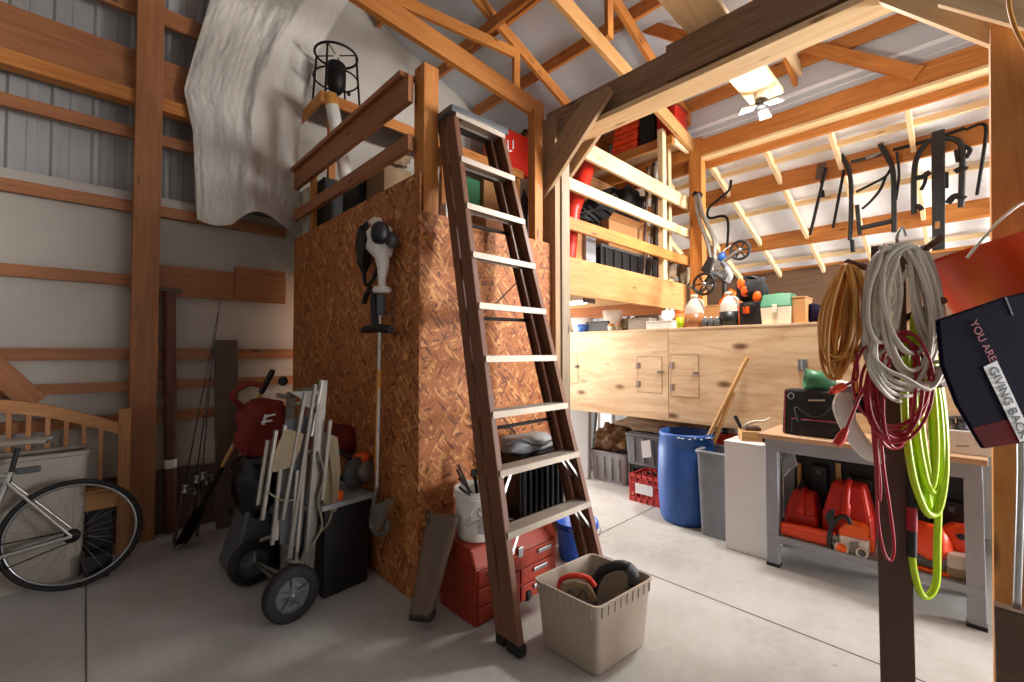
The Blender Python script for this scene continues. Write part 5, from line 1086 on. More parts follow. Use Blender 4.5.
part('body', MB().hexa([Vector(p) for p in ((4.09, b.y+.008, zb_), (4.32, b.y+.008, zb_), (4.32, a.y-.008, zb_), (4.09, a.y-.008, zb_), (4.08, b.y, zm), (4.33, b.y, zm), (4.33, a.y, zm), (4.08, a.y, zm))]), 'cream', tk, bevel=.005)
part('lid', MB().hexa([Vector(p) for p in ((4.076, b.y-.004, zm+.001), (4.334, b.y-.004, zm+.001), (4.334, a.y+.004, zm+.001), (4.076, a.y+.004, zm+.001), (4.13, b.y+.004, ztt), (4.30, b.y+.004, ztt), (4.30, a.y-.004, ztt), (4.13, a.y-.004, ztt))]), 'green', tk, bevel=.008)
part('latch', MB().box(4.066, 4.08, (a.y+b.y)/2-.018, (a.y+b.y)/2+.018, zm-.05, zm+.02), 'cream', tk, bevel=.003); part('carry_handle', MB().box(4.2, 4.235, b.y+.08, a.y-.08, ztt, ztt+.014), 'green', tk, bevel=.004)
crateb('cardboard_carton', 'brown carton tucked beside the green-lidded tackle box', 791.5, 806, 297, 'card', 4.14, .22)
solo('blue_rag', 'dark blue rag bundled beyond the tackle box on the cabinet', 'rag', MB().blob(spot(813, 4.3)+Vector((0, 0, .07)), .08, .09, .09, .25, 4, 13, n=22, m=14, flat=ZT+.002), 'navy')
# ================================================================ LOFT CONTENTS
LZ = 2.302
def lbox(name, label, cat, u0, u1, vt, y, mt, dp=.3, z0=LZ, lid=None, bevel=.008, vb=None):
    a, b = PY(u0, vt, y), PY(u1, vt, y); z1 = (a.z+b.z)/2
    if vb is not None: z0 = PY((u0+u1)/2, vb, y).z
    t = thing(name, label, cat, ((a.x+b.x)/2, y+dp/2, z0))
    part('body', MB().box(a.x, b.x, y, y+dp, z0, z1-(.03 if lid else 0)), mt, t, bevel=bevel)
    if lid: part('lid', MB().box(a.x-.008, b.x+.008, y-.008, y+dp+.008, z1-.03, z1), lid, t, bevel=.006)
    return t, a.x, b.x, z1
# black ribbed tote behind the rails
t, xa, xb, z1 = lbox('storage_tote', 'black ribbed tote on the loft deck behind the lower rail', 'tote', 601, 656, 252, 2.5, 'black', .42, lid='dark_grey')
for k in range(7):
    x = xa+(xb-xa)*(k+.5)/7; part('rib', MB().box(x-.02, x+.02, 2.485, 2.5, LZ+.02, z1-.03), 'black', t, bevel=.003)
btz = z1
t, xa, xb, z2 = lbox('cardboard_box', 'open cardboard box on the black loft tote', 'box', 609, 648, 226, 2.52, 'card', .3, z0=btz+.001)
part('flap', MB().prism([(xa, 2.52, z2), (xb, 2.52, z2), (xb+.02, 2.46, z2+.05), (xa, 2.46, z2+.05)], (0, .004, .002)), 'card', t); part('flap', MB().prism([(xa, 2.82, z2), (xb, 2.82, z2), (xb, 2.88, z2+.08), (xa, 2.88, z2+.08)], (0, .004, .002)), 'card', t)
lbox('cardboard_box', 'cardboard box on edge beside the white jug on the loft', 'box', 574, 586, 228, 2.46, 'card', .3)
t, *_ = lbox('grey_board', 'grey board standing on edge in the loft behind the rails', 'panel', 586, 596, 226, 2.42, 'grey', .06)
q = PY(571, 258, 2.40); wj = thing('white_jug', 'white plastic jug on the loft against the grey post', 'jug', (q.x, 2.45, LZ)); part('body', MB().lathe([(0, 0), (.05, 0), (.055, .02), (.055, .16), (.03, .21), (.02, .22), (.02, .25), (0, .25)], (q.x+.01, 2.45, LZ), 16), 'white_plastic', wj); part('cap', MB().lathe([(0, .25), (.024, .25), (.024, .27), (0, .27)], (q.x+.01, 2.45, LZ), 12), 'white', wj)
# dark bags and folded chairs
P = lambda u, v, y: PY(u, v, y)
def lblob(name, label, cat, u, v, y, rx, ry, rz, mt, seed, z0=None, amp=.2, strap=True):
    c = P(u, v, y); t = thing(name, label, cat, (c.x, c.y, c.z-rz)); part('bag', MB().blob(c, rx, ry, rz, amp, 2.5, seed, 26, 18, pw=.85), mt, t)
    if strap: part('strap', MB().tube(smoothpts([c+Vector((-rx*.6, -ry, rz*.4)), c+Vector((-rx*.2, -ry*1.15, rz*.95)), c+Vector((rx*.3, -ry*1.15, rz*.9)), c+Vector((rx*.6, -ry, rz*.3))], 5), .012, 6), 'black', t)
    return t
lbox('wooden_crate', 'timber crate on the loft under the black bags', 'crate', 588, 634, 240, 2.95, 'pine_dim', .5)
lblob('duffel_bag', 'black duffel bag heaped on the loft behind the rails', 'bag', 624, 206, 2.78, .26, .2, .19, 'black_cloth', 3)
lblob('backpack', 'dark backpack leaning by the duffel bag in the loft', 'bag', 598, 215, 2.85, .16, .18, .18, 'black_cloth', 8)
fc = thing('folding_chair', 'black folding chair lying folded in the loft beside the red bag', 'chair', P(595, 222, 2.6))
for (a, b) in (((575, 214), (622, 205)), ((574, 221), (612, 200)), ((580, 206), (604, 227)), ((596, 202), (622, 222)), ((576, 226), (618, 224)), ((588, 206), (610, 226))): part('frame_tube', MB().tube([P(*a, 2.62), P(*b, 2.62)], .012, 8), 'black', fc)
part('seat', MB().prism([P(u, v, 2.64) for u, v in ((578, 216), (600, 206), (618, 214), (600, 224))], (0, .02, 0)), 'black_cloth', fc)
a, b = P(592, 150, 2.5), P(571, 212, 2.45)
rb3 = thing('red_roll_bag', 'long red rolled bag standing slantwise behind the knee brace', 'bag', (b.x, b.y, LZ)); part('roll', MB().tube([Vector((b.x-.06, b.y, LZ+.01)), b, b.lerp(a, .5), a], [.075, .08, .085, .07], 16), 'red', rb3); part('cord_tie', MB().tube([a, a+(a-b)*.12], [.05, .02], 12), 'black', rb3)
for k, (u, v) in enumerate(((648, 190), (654, 186), (661, 188), (667, 192))):
    top_ = P(u, v-20, 2.45); bot = P(u-5+k, 258, 2.45); bot = Vector((bot.x, bot.y, LZ)); t = thing('fishing_rod_tube', ('first', 'second', 'third', 'fourth')[k]+' dark rod standing bundled at the loft rails, counted from the tote', 'rod', bot)
    part('tube', MB().tube([bot, top_], .016, 10), 'treated', t); part('end_cap', MB().tube([top_, top_+(top_-bot).normalized()*.03], .02, 10), 'black', t)
# end shelf with cases
q = PY(675, 134.7, 2.235); shz = q.z; sx0 = q.x
for nm in ('loft_shelf',):
    sh_ = thing('loft_shelf', 'timber shelf above the loft holding orange cases', 'shelf', (sx0+.2, 3.4, LZ))
    part('shelf_board', MB().box(sx0, 5.04, 2.27, 4.6, shz-.02, shz, (0, 1, 0)), 'plywood', sh_)
    part('front_edge', MB().box(sx0-.035, sx0-.001, 2.25, 4.6, shz-.10, shz+.005), 'pine', sh_, bevel=.003); part('end_edge', MB().box(sx0, 5.04, 2.235, 2.269, shz-.10, shz+.005), 'pine_light', sh_, bevel=.003)
    for y in (2.42, 4.5): part('support_post', MB().box(4.9, 4.97, y, y+.07, LZ, shz-.021), 'pine_light', sh_)
sq = lambda u, v, x: PX(u, v, x)
def scase(label, u0, u1, v0, v1, x, mt, dp=.25, name='hard_case', z0=None, gr=None):
    a, b = sq(u0, v1, x), sq(u1, v1, x); zt = sq((u0+u1)/2, v0, x).z; zb = z0 if z0 is not None else min(a.z, b.z)
    t = thing(name, label, 'case', (x+dp/2, (a.y+b.y)/2, zb), group=gr)
    part('shell', MB().box(x, x+dp, b.y, a.y, zb, zt), mt, t, bevel=.025); part('seam', MB().box(x-.004, x, b.y+.02, a.y-.02, (zb+zt)/2-.006, (zb+zt)/2+.006), 'dark_red', t)
    part('latch', MB().box(x-.012, x, (a.y+b.y)/2-.03, (a.y+b.y)/2+.03, (zb+zt)/2-.02, (zb+zt)/2+.02), mt, t, bevel=.004); return t, zt
z_ = shz+.006; xs_ = sx0+.02; a = PX(611, 150, xs_); hcase = .135
yy0, yy1 = PX(637, 140, xs_).y, PX(611, 140, xs_).y
for k, lb_ in enumerate(('bottom', 'middle', 'top')):
    t = thing('hard_case', lb_+' orange hard case of the stack on the loft shelf', 'case', (xs_+.15, (yy0+yy1)/2, z_+hcase*k))
    o = (.01, .0, -.02)[k]
    part('shell', MB().box(xs_+.01*k, xs_+.30, yy0+o, yy1+o, z_+hcase*k+.001, z_+hcase*(k+1)-.004), 'red_orange', t, bevel=.03); part('seam', MB().box(xs_+.01*k-.003, xs_+.01*k+.004, yy0+o+.03, yy1+o-.03, z_+hcase*(k+.5)-.004, z_+hcase*(k+.5)+.004), 'dark_red', t); part('latch', MB().box(xs_+.01*k-.01, xs_+.01*k+.004, (yy0+yy1)/2-.04, (yy0+yy1)/2+.04, z_+hcase*(k+.4), z_+hcase*(k+.6)), 'red_orange', t, bevel=.004)
def sbox(name, label, u0, u1, vt, mt, dp, cat):
    y0, y1 = PX(u1, 140, xs_).y, PX(u0, 140, xs_).y; zt = PX((u0+u1)/2, vt, xs_).z; t = thing(name, label, cat, (xs_+dp/2, (y0+y1)/2, z_)); part('shell', MB().box(xs_, xs_+dp, y0+.005, y1-.005, z_, zt), mt, t, bevel=.02); return t, y0, y1, zt
t, y0, y1, zt = sbox('speaker_case', 'tall black case between orange stack and red box on the loft shelf', 639, 655, 107, 'black', .3, 'case'); part('front_grille', MB().box(xs_-.006, xs_, y0+.02, y1-.02, z_+.03, zt-.03), 'black_cloth', t); part('handle', MB().tube(smoothpts([(xs_+.1, y0+.08, zt), (xs_+.1, y0+.1, zt+.04), (xs_+.1, y1-.1, zt+.04), (xs_+.1, y1-.08, zt)], 4), .012, 8), 'black', t)
t, y0, y1, zt = sbox('cooler', 'red box-shaped cooler at the end of the loft shelf', 656, 676, 104, 'red', .32, 'cooler'); part('lid', MB().box(xs_-.006, xs_+.33, y0, y1, zt-.06, zt), 'rust_red', t, bevel=.012)
# cans hanging under the shelf edge, bags
for k, u in enumerate((655, 664)):
    c = PY(u, 186, 2.52); t = thing('metal_canister', ('silver canister on the timber crate nearer the tote', 'second silver canister by the loft shelf post')[k], 'canister', (c.x, c.y, c.z)); h = PY(u, 162, 2.52).z-c.z
    part('can', MB().lathe([(0, 0), (.045, 0), (.045, h*.8), (.03, h*.9), (.03, h), (0, h)], c, 16), 'dull_alu', t); part('stand', MB().tube([Vector((c.x, c.y, LZ)), c], .03, 10), 'treated', t)
lblob('brown_sack', 'brown sack at the far end of the loft deck', 'sack', 667, 271, 2.46, .09, .09, .11, 'brown_cloth', 4, strap=False); lblob('green_sack', 'pale green sack beside the end post of the loft', 'sack', 684, 270, 2.39, .09, .07, .17, 'tan_cloth', 9, strap=False)
for k, (u0, u1, vt, y, mt, lb_) in enumerate(((585, 612, 180, 3.35, 'card', 'large cardboard box far back in the loft'), (613, 627, 190, 3.05, 'dark_grey', 'dark box far back in the loft'), (556, 574, 196, 3.9, 'pine_dim', 'brown wooden chest far back in the loft'))): lbox(('cardboard_box', 'dark_box', 'wooden_chest')[k], lb_, 'box', u0, u1, vt, y, mt, .4, lid=mt)
# wall shelf along the end wall
yS = 4.12; zs = 3.93
ws_ = thing('wall_shelf', 'long timber shelf on the plastic-covered end wall above the loft', 'shelf', (2.6, 4.4, LZ))
part('shelf_board', MB().box(1.56, 4.2, yS+.03, 4.70, zs-.02, zs, (1, 0, 0)), 'treated', ws_); part('front_edge', MB().box(1.555, 4.2, yS, yS+.03, zs-.10, zs+.004), 'pine', ws_, bevel=.003); part('end_edge', MB().box(1.525, 1.555, yS, 4.70, zs-.10, zs+.004), 'pine', ws_, bevel=.003)
for x in (1.62, 2.9, 4.1): part('support_post', MB().box(x, x+.06, yS+.035, yS+.09, LZ, zs-.021), 'pine', ws_)
part('lower_shelf', MB().box(1.9, 4.2, yS+.1, 4.70, 3.02, 3.05, (1, 0, 0)), 'pine', ws_)
part('lower_edge', MB().box(1.9, 4.2, yS+.06, yS+.099, 2.97, 3.055), 'pine', ws_, bevel=.003)
# propane burner on the shelf
bq = PY(338, 92, 4.3); bc2 = Vector((bq.x, 4.35, zs+.004)); bn = thing('propane_burner', 'black iron outdoor burner stand on the wall shelf', 'burner', bc2)
rt_, hb_ = .20, PY(338, 57, 4.35).z-zs
ring = MB().tube([bc2+Vector((math.cos(a)*rt_, math.sin(a)*rt_, hb_)) for a in [2*PI*k/28 for k in range(28)]], .012, 6, True); part('top_ring', ring, 'iron', bn)
part('lower_ring', MB().tube([bc2+Vector((math.cos(a)*rt_*1.05, math.sin(a)*rt_*1.05, hb_*.55)) for a in [2*PI*k/28 for k in range(28)]], .009, 6, True), 'iron', bn)
for k in range(4):
    a = PI/4+PI/2*k; d = Vector((math.cos(a), math.sin(a), 0)); part('leg', MB().tube([bc2+d*rt_*1.2+Vector((0, 0, .004)), bc2+d*rt_+Vector((0, 0, hb_))], .011, 8), 'iron', bn); part('pot_bar', MB().tube([bc2+d*rt_+Vector((0, 0, hb_)), bc2+d*.03+Vector((0, 0, hb_))], .006, 6), 'iron', bn)
part('burner_head', MB().lathe([(0, hb_*.28), (.05, hb_*.3), (.092, hb_*.45), (.096, hb_*.8), (.075, hb_*.85), (0, hb_*.85)], bc2, 20), 'iron', bn); part('gas_pipe', MB().tube([bc2+Vector((0, 0, hb_*.3)), bc2+Vector((0, 0, .03))], .022, 10), 'iron', bn)
part('knob', MB().lathe([(0, 0), (.022, 0), (.022, .02), (0, .02)], bc2+Vector((.09, -.07, hb_*.3)), 10, (.6, -.8, 0)), 'iron', bn)
# white pipe with copper end
a, b = PY(332, 105, 3.9), PY(352, 208, 3.7); pp = thing('pipe', 'white plastic pipe with tan end leaning on the wall shelf', 'pipe', Vector((b.x+.04, b.y, LZ)))
part('tube', MB().tube([Vector((b.x+.05, b.y-.02, LZ+.01)), b, a], .055, 18), 'white_plastic', pp); part('end_sleeve', MB().tube([a-(a-b)*.02, a+(a-b)*.09], .06, 18), 'cord_tan', pp, label='tan end sleeve')
# dark boxes behind left rails
for k, (u0, u1, vt, y, mt, nm, lb_) in enumerate(((308, 322, 188, 4.42, 'cream', 'paper_carton', 'pale carton on the loft behind the left rail end'), (324, 350, 180, 4.05, 'black', 'black_case', 'black case on the loft beside the white pipe'), (358, 384, 178, 3.4, 'black', 'black_bin', 'black bin on the loft left of the corner post'), (384, 412, 168, 3.1, 'brown_cloth', 'brown_carton', 'brown carton behind the corner post'))): lbox(nm, lb_, 'box', u0, u1, vt, y, mt, .3)
lblob('leather_bag', 'brown leather bag resting behind the left loft rail', 'bag', 395, 158, 3.3, .12, .1, .06, 'brown_cloth', 12)
cu = thing('black_pan', 'black shallow pan on the wall shelf beside the corner post', 'pan', PY(385, 104, 4.3)); c = Vector((PY(382, 104, 4.35).x, 4.35, zs+.005)); part('pan', MB().lathe([(0, 0), (.1, 0), (.14, .07), (.13, .07), (.09, .01), (0, .01)], c, 22), 'iron', cu); part('handle', MB().tube([c+Vector((.13, -.02, .06)), c+Vector((.3, -.06, .08))], .012, 8), 'iron', cu)
# behind the ladder top
t, xa, xb, z1 = lbox('red_tool_case', 'red case with white mark on the wall shelf behind the ladder top', 'case', 498, 531, 132, 4.2, 'red', .3, z0=zs+.006)
mk = MB(); 
for (u0, v0, u1, v1) in ((508, 140, 508, 151), (508, 151, 512, 151), (513, 140, 513, 149)): mk.beam(PY(u0, v0, 4.195), PY(u1, v1, 4.195), .02, .006, (0, 1, 0))
part('white_mark', mk, 'white', t); part('case_handle', MB().tube(smoothpts([(xa+.1, 4.3, z1), (xa+.12, 4.3, z1+.05), (xb-.12, 4.3, z1+.05), (xb-.1, 4.3, z1)], 4), .012, 8), 'black', t)
lblob('black_bag', 'black rounded bag on top of the red case', 'bag', 531, 134, 4.35, .12, .1, .1, 'black_cloth', 3, strap=False)
for k, (u0, u1, vt, mt, lb_) in enumerate(((462, 480, 178, 'green', 'green topped box on the lower wall shelf'), (484, 500, 182, 'card', 'tan carton on the lower wall shelf behind the ladder'), (504, 528, 176, 'brown_cloth', 'brown carton on the lower wall shelf by the short post'))): lbox(('green_box', 'tan_carton', 'brown_carton')[k], lb_, 'box', u0, u1, vt, 4.3, mt, .25, z0=3.056)
sk = thing('folded_stand', 'black folded wire stand on the loft by the short post', 'stand', Vector((P(520, 236, 2.5).x, 2.55, LZ)))
for k in range(6): a = P(511+k*2.6, 240-k*1.5, 2.5); a = Vector((a.x, a.y, LZ)); b = P(524+k*.8, 190+k*2, 2.6); part('wire_leg', MB().tube([a, b], .009, 6), 'black', sk)
t, *_ = lbox('white_container', 'small white container on the closet top behind the ladder', 'container', 446, 452, 203, 2.5, 'white_plastic', .08)
for k, (u0, u1, vt, y, mt) in enumerate(((455, 485, 205, 3.4, 'taupe'), (486, 515, 215, 3.2, 'pine_dim'))): lbox(('grey_box', 'wooden_box')[k], ('grey box on the loft behind the upper ladder steps', 'wooden box on the loft behind the ladder')[k], 'box', u0, u1, vt, y, mt, .3)
# LED lamp on the overhead plank
lp = PX(764, 105, 3.72); lm = thing('garage_lamp', 'three-panel LED lamp hanging at the end of the pale overhead plank', 'lamp', (lp.x, lp.y, 3.40))
cx = Vector((3.72, 1.08, 3.40)); M['lamp_on'] = plain('lamp_panel', (1, .98, .94, 1), .5, var=0, emit=5)
part('holder', MB().lathe([(0, .11), (.05, .11), (.05, .06), (.035, .04), (0, .04)], cx, 18), 'white_plastic', lm); part('heat_sink', MB().lathe([(0, .045), (.045, .045), (.055, .0), (.045, -.02), (0, -.02)], cx, 18), 'black', lm)
for k in range(3):
    a = 2.2+2*PI*k/3; d = Vector((math.cos(a), math.sin(a), -.22)); s_ = Vector((-math.sin(a), math.cos(a), 0)); up = d.cross(s_).normalized()
    f = part('panel_frame', MB().prism([cx+d*.045+s_*.035, cx+d*.045-s_*.035, cx+d*.16-s_*.045, cx+d*.16+s_*.045], up*.014), 'dull_alu', lm, bevel=.002)
    o = -.003 if up.z > 0 else .017
    part('led_panel', MB().prism([cx+d*.053+s_*.028+up*o, cx+d*.053-s_*.028+up*o, cx+d*.152-s_*.037+up*o, cx+d*.152+s_*.037+up*o], up*.003), 'lamp_on', f)
# shop light under the loft
sl_ = thing('shop_light', 'long white shop light fixed under the loft deck', 'lamp', (3.5, 3.15, 1.97))
A, B = Vector((3.5, 2.55, 2.03)), Vector((3.5, 3.75, 2.03)); part('housing', MB().beam(A, B, .16, .05), 'white', sl_, bevel=.006)
for k in (-1, 1): part('tube_lamp', MB().tube([A+Vector((.04*k, .06, -.035)), B+Vector((.04*k, -.06, -.035))], .014, 10), 'lamp_on', sl_)
for c in (A, B): part('end_cap', MB().cbox(c+Vector((0, 0, -.05)), .17, .03, .07), 'dark_grey', sl_, bevel=.004)
# ================================================================ THINGS HANGING ON THE RIGHT
dep = 1.5
Dp = lambda u, v, d=dep: PD(u, v, d)
cpo = Dp(892.5, 460); pw_ = .090
rt2 = Vector((CR.x, CR.y, 0)).normalized(); fw2 = Vector((CF.x, CF.y, 0)).normalized()
post = thing('cord_post', 'dark brown wooden post carrying coiled cords near the workbench', 'post', (cpo.x, cpo.y, 0))
cc_tmp = 0; rz2 = ray(892.5, 460); cc = Vector((cpo.x, cpo.y, 0))+Vector((rz2.x, rz2.y, 0)).normalized()*.045; ztp = Dp(892, 243).z
rz2 = ray(892.5, 460); ang = math.atan2(rz2.y, rz2.x)-PI/2
part('shaft', MB().cbox(cc, pw_, .10, ztp, ang), 'brown_paint', post, bevel=.004)
part('hook', MB().tube(smoothpts([Dp(889, 262, 1.49), Dp(889, 275, 1.46), Dp(893, 287, 1.45), Dp(897, 280, 1.45)], 5), .006, 8), 'steel', post, label='steel hook')
part('top_hook', MB().tube(smoothpts([Dp(899, 246, 1.5), Dp(897, 238, 1.48), Dp(902, 228, 1.48), Dp(906, 236, 1.48)], 5), .005, 8), 'steel', post)
for (a, b) in (((908, 262, 1.52), (940, 238, 1.36)), ((906, 318, 1.52), (944, 300, 1.38)), ((906, 388, 1.52), (944, 384, 1.4))): part('peg', MB().tube([Dp(*a), Dp(*b)], .011, 10), 'brown_pole', post)
part('side_peg', MB().tube([Dp(880, 272, 1.5), Dp(848, 262, 1.42)], .010, 10), 'brown_pole', post)
random.seed(11)
def coil(name, label, cat, loops, mt, r, d0, group=None):
    """loops: list of closed pixel outlines; each is one turn of the coil, all joined into one long cord"""
    pts = []
    for i, lp in enumerate(loops):
        for (u, v, dd) in lp: pts.append(Dp(u, v, d0+dd))
    t = thing(name, label, cat, min(pts, key=lambda p: p.z)); part('cord', MB().tube(smoothpts(pts, 5), r, 7), mt, t); return t
def oval(uc, v0, v1, w, n=9, dd=0, lean=0, twist=0, pinch=.35):
    o = []; vc = (v0+v1)/2; h = (v1-v0)/2
    for k in range(n):
        a = -PI/2+2*PI*k/n; s = math.sin(a); wd = w*(1-pinch*max(0, -s))
        o.append((uc+wd*math.cos(a)+lean*s, vc+h*s, dd+twist*math.cos(a)))
    return o
# tan extension cord
tan = coil('extension_cord', 'tan and orange coiled extension cord on the post side peg', 'cord', [oval(842+random.uniform(-3, 3), 264+random.uniform(0, 4), 356+random.uniform(-4, 24), 4+.9*k+random.uniform(-2, 2), dd=random.uniform(-.05, .03), lean=-5+random.uniform(-4, 3), twist=random.uniform(-.03, .03)) for k in range(22)], 'cord_tan', .0048, 1.44)
part('wrap', MB().tube(smoothpts([Dp(856, 268, 1.43), Dp(857, 320, 1.42), Dp(855, 370, 1.42), Dp(857, 395, 1.42)], 5), .006, 7), 'cord_tan', tan); part('socket', MB().tube([Dp(857, 393, 1.42), Dp(859, 412, 1.42)], [.014, .018], 10), 'black', tan, label='black socket end')
# white cord bundle
wl_ = [oval(884+random.uniform(-5, 4), 244+random.uniform(0, 6), 340+random.uniform(-10, 40), 12+1.0*k, dd=random.uniform(-.06, .0), lean=-2+random.uniform(-4, 2), twist=random.uniform(-.02, .03)) for k in range(7)]
wl_ += [oval(905+random.uniform(-4, 6), 243+random.uniform(0, 5), 352+random.uniform(-8, 38), 22+1.5*k, dd=random.uniform(-.08, -.02), lean=6+random.uniform(-5, 5), twist=random.uniform(-.02, .03)) for k in range(6)]
wl_ += [oval(926+random.uniform(-4, 3), 246+random.uniform(0, 6), 338+random.uniform(-8, 10), 8+1.0*k, dd=random.uniform(-.06, .0), lean=8+random.uniform(-3, 3), twist=random.uniform(-.02, .02)) for k in range(7)]
wl_ += [[(878+random.uniform(-4, 2), 330, -.05), (872+random.uniform(-4, 6), 352+k*3, -.07), (884, 368+k*6, -.08), (905, 378+k*6, -.09+.02*k), (930, 380+random.uniform(0, 14), -.09+.02*k), (944, 372+random.uniform(-8, 8), -.07), (946, 366+random.uniform(-10, 6), -.05), (930, 372+random.uniform(-10, 6), -.03), (905, 370, -.02), (888, 350, -.03), (884, 330, -.05)] for k in range(5)]
coil('extension_cord', 'thick white coiled cord draped over the top of the post', 'cord', wl_, 'cord_white', .0068, 1.44)
# red cord
rl_ = [oval(896+random.uniform(-6, 4), 330+random.uniform(0, 12), 436+random.uniform(-18, 14), 16+2.3*k, dd=random.uniform(-.05, .02), lean=random.uniform(-6, 4), twist=random.uniform(-.03, .03), pinch=.1) for k in range(11)]
rl_ += [[(872, 420, -.02), (876, 470, -.02), (878, 520, -.02), (884, 552, -.02), (891, 560, -.02), (894, 545, -.02), (890, 510, -.02), (884, 470, -.02), (880, 430, -.02)], [(876, 400, -.03), (877, 450, -.03), (879, 500, -.03), (880, 480, -.03), (874, 430, -.03)]]
rd = coil('extension_cord', 'dark red coiled extension cord below the white one', 'cord', rl_, 'cord_red', .0046, 1.43)
part('lead', MB().tube(smoothpts([Dp(876, 370, 1.40), Dp(862, 392, 1.39), Dp(852, 415, 1.38), Dp(845, 432, 1.38)], 6), .005, 7), 'cord_red', rd); part('plug', MB().tube([Dp(846, 429, 1.38), Dp(841, 438, 1.38), Dp(836, 445, 1.38)], [.009, .015, .012], 10), 'red', rd, label='bright red plug')
part('lead', MB().tube(smoothpts([Dp(856, 350, 1.40), Dp(858, 376, 1.39), Dp(848, 384, 1.39), Dp(836, 390, 1.39), Dp(828, 394, 1.4)], 6), .004, 7), 'cord_red', rd); part('connector', MB().tube([Dp(844, 386, 1.39), Dp(832, 391, 1.39)], .012, 10), 'red_orange', rd)
# lime hose
hl = [oval(925+random.uniform(-2, 2), 312+random.uniform(0, 10), 510+random.uniform(-30, 40), 6+2.0*k, dd=random.uniform(-.04, .03), lean=6+random.uniform(-3, 3), twist=random.uniform(-.02, .02), pinch=.5) for k in range(8)]
hl += [[(914, 470, -.02), (912, 530, -.02), (913, 565, -.02), (920, 592, -.02), (928, 596, -.02), (936, 582, -.02), (937, 545, -.02), (938, 480, -.02), (930, 400, -.02)]]
hs_ = coil('air_hose', 'lime green hose coil hanging beside the post', 'hose', hl, 'hose', .0105, 1.47)
part('grip_tape', MB().tube([Dp(912, 478, 1.445), Dp(911.5, 556, 1.445)], .0135, 10), 'black', hs_); part('coupling', MB().tube([Dp(911.8, 507, 1.444), Dp(911.8, 530, 1.444)], .0145, 10), 'cord_red', hs_, label='red coupling')
# pale bent plastic strip
sp_ = [Dp(u, v, 1.52) for u, v in ((845, 392), (842, 405), (846, 420), (855, 436), (866, 450), (880, 458))]
t = thing('plastic_tube', 'pale blue-white bent plastic tube hanging behind the red cord', 'tube', sp_[-1]); part('tube', MB().tube(smoothpts(sp_, 5), [.016, .02, .022, .024, .026, .027, .028, .028, .028, .028, .028, .028, .028, .028, .028, .028, .028, .028, .028, .028, .028, .028, .027, .026, .025, .024][:26], 10), 'white_plastic', t); part('end_collar', MB().tube([sp_[0], sp_[0]+Vector((0, 0, .02))], .021, 10), 'grey', t)
# red bucket hung on the peg
c = Dp(1006, 280, 1.42); axis = (CR*-.16-CD*1.0+CF*.0).normalized(); axis = (-CD*.93-CR*.27+CF*.12).normalized()
rb4 = thing('bucket', 'large orange-red plastic bucket hanging beside the cord post', 'bucket', c-axis*.13)
part('shell', MB().lathe([(0, -.17), (.155, -.17), (.162, -.165), (.205, .15), (.213, .155), (.213, .165), (.198, .165), (.15, -.155), (0, -.155)], c+CR*.06+Vector((0, 0, -.02)), 40, axis), 'red_orange', rb4)
part('bail', MB().tube(smoothpts([Dp(967, 258, 1.34), Dp(985, 236, 1.32), Dp(1005, 216, 1.32), Dp(1028, 202, 1.34), Dp(1050, 215, 1.36)], 6), .004, 7), 'cream', rb4)
# printed shopping bag
bp_ = lambda u, v, d=1.20: PD(u, v, d)
bag = thing('shopping_bag', 'navy and red printed bag with slogan hanging below the orange-red bucket', 'bag', bp_(984, 449))
pn = (bp_(1024, 300)-bp_(940, 320)).cross(bp_(984, 449)-bp_(940, 320)).normalized()
if pn.dot(CF) < 0: pn = -pn
outl = [(938.5, 320), (1005, 297), (1070, 282), (1090, 400), (1040, 441), (984, 449), (958, 405), (943, 366)]
part('front_panel', MB().prism([bp_(*q) for q in outl], pn*.012), 'navy', bag, bevel=.004)
inn = [(960, 400), (950, 372), (1005, 355), (1080, 372), (1088, 400), (1040, 439.5), (984.5, 447.5)]
part('back_panel', MB().prism([bp_(*q, 1.225) for q in [(942, 321), (1005, 299), (1070, 284), (1089, 400), (1040, 440), (986, 446), (961, 404), (946, 366)]], pn*.006), 'wine', bag, bevel=.002)
part('gusset', MB().prism([bp_(940, 321, 1.213), bp_(944, 366, 1.213), bp_(959.5, 405, 1.213), bp_(985.5, 447.5, 1.213), bp_(990, 443, 1.213), bp_(962, 400, 1.213), bp_(947, 362, 1.213), bp_(943, 321, 1.213)], pn*.011), 'navy', bag)
part('red_print', MB().prism([bp_(*q)-pn*.001 for q in [(972, 428), (1000, 421), (1040, 410), (1080, 404), (1088, 402), (1040, 440), (984.5, 448)]], pn*.0008), 'wine', bag, label='wine red lower print')
part('seam_fold', MB().prism([bp_(*q)-pn*.0016 for q in [(1004, 297.5), (1006, 297), (1013, 315), (1011.5, 315.5)]], pn*.001), 'black', bag)
part('slogan_strip', MB().prism([bp_(*q)-pn*.0026 for q in [(982.5, 367), (996, 360.5), (1032, 438), (1019, 442)]], pn*.001), 'white', bag, label='white slogan strip')
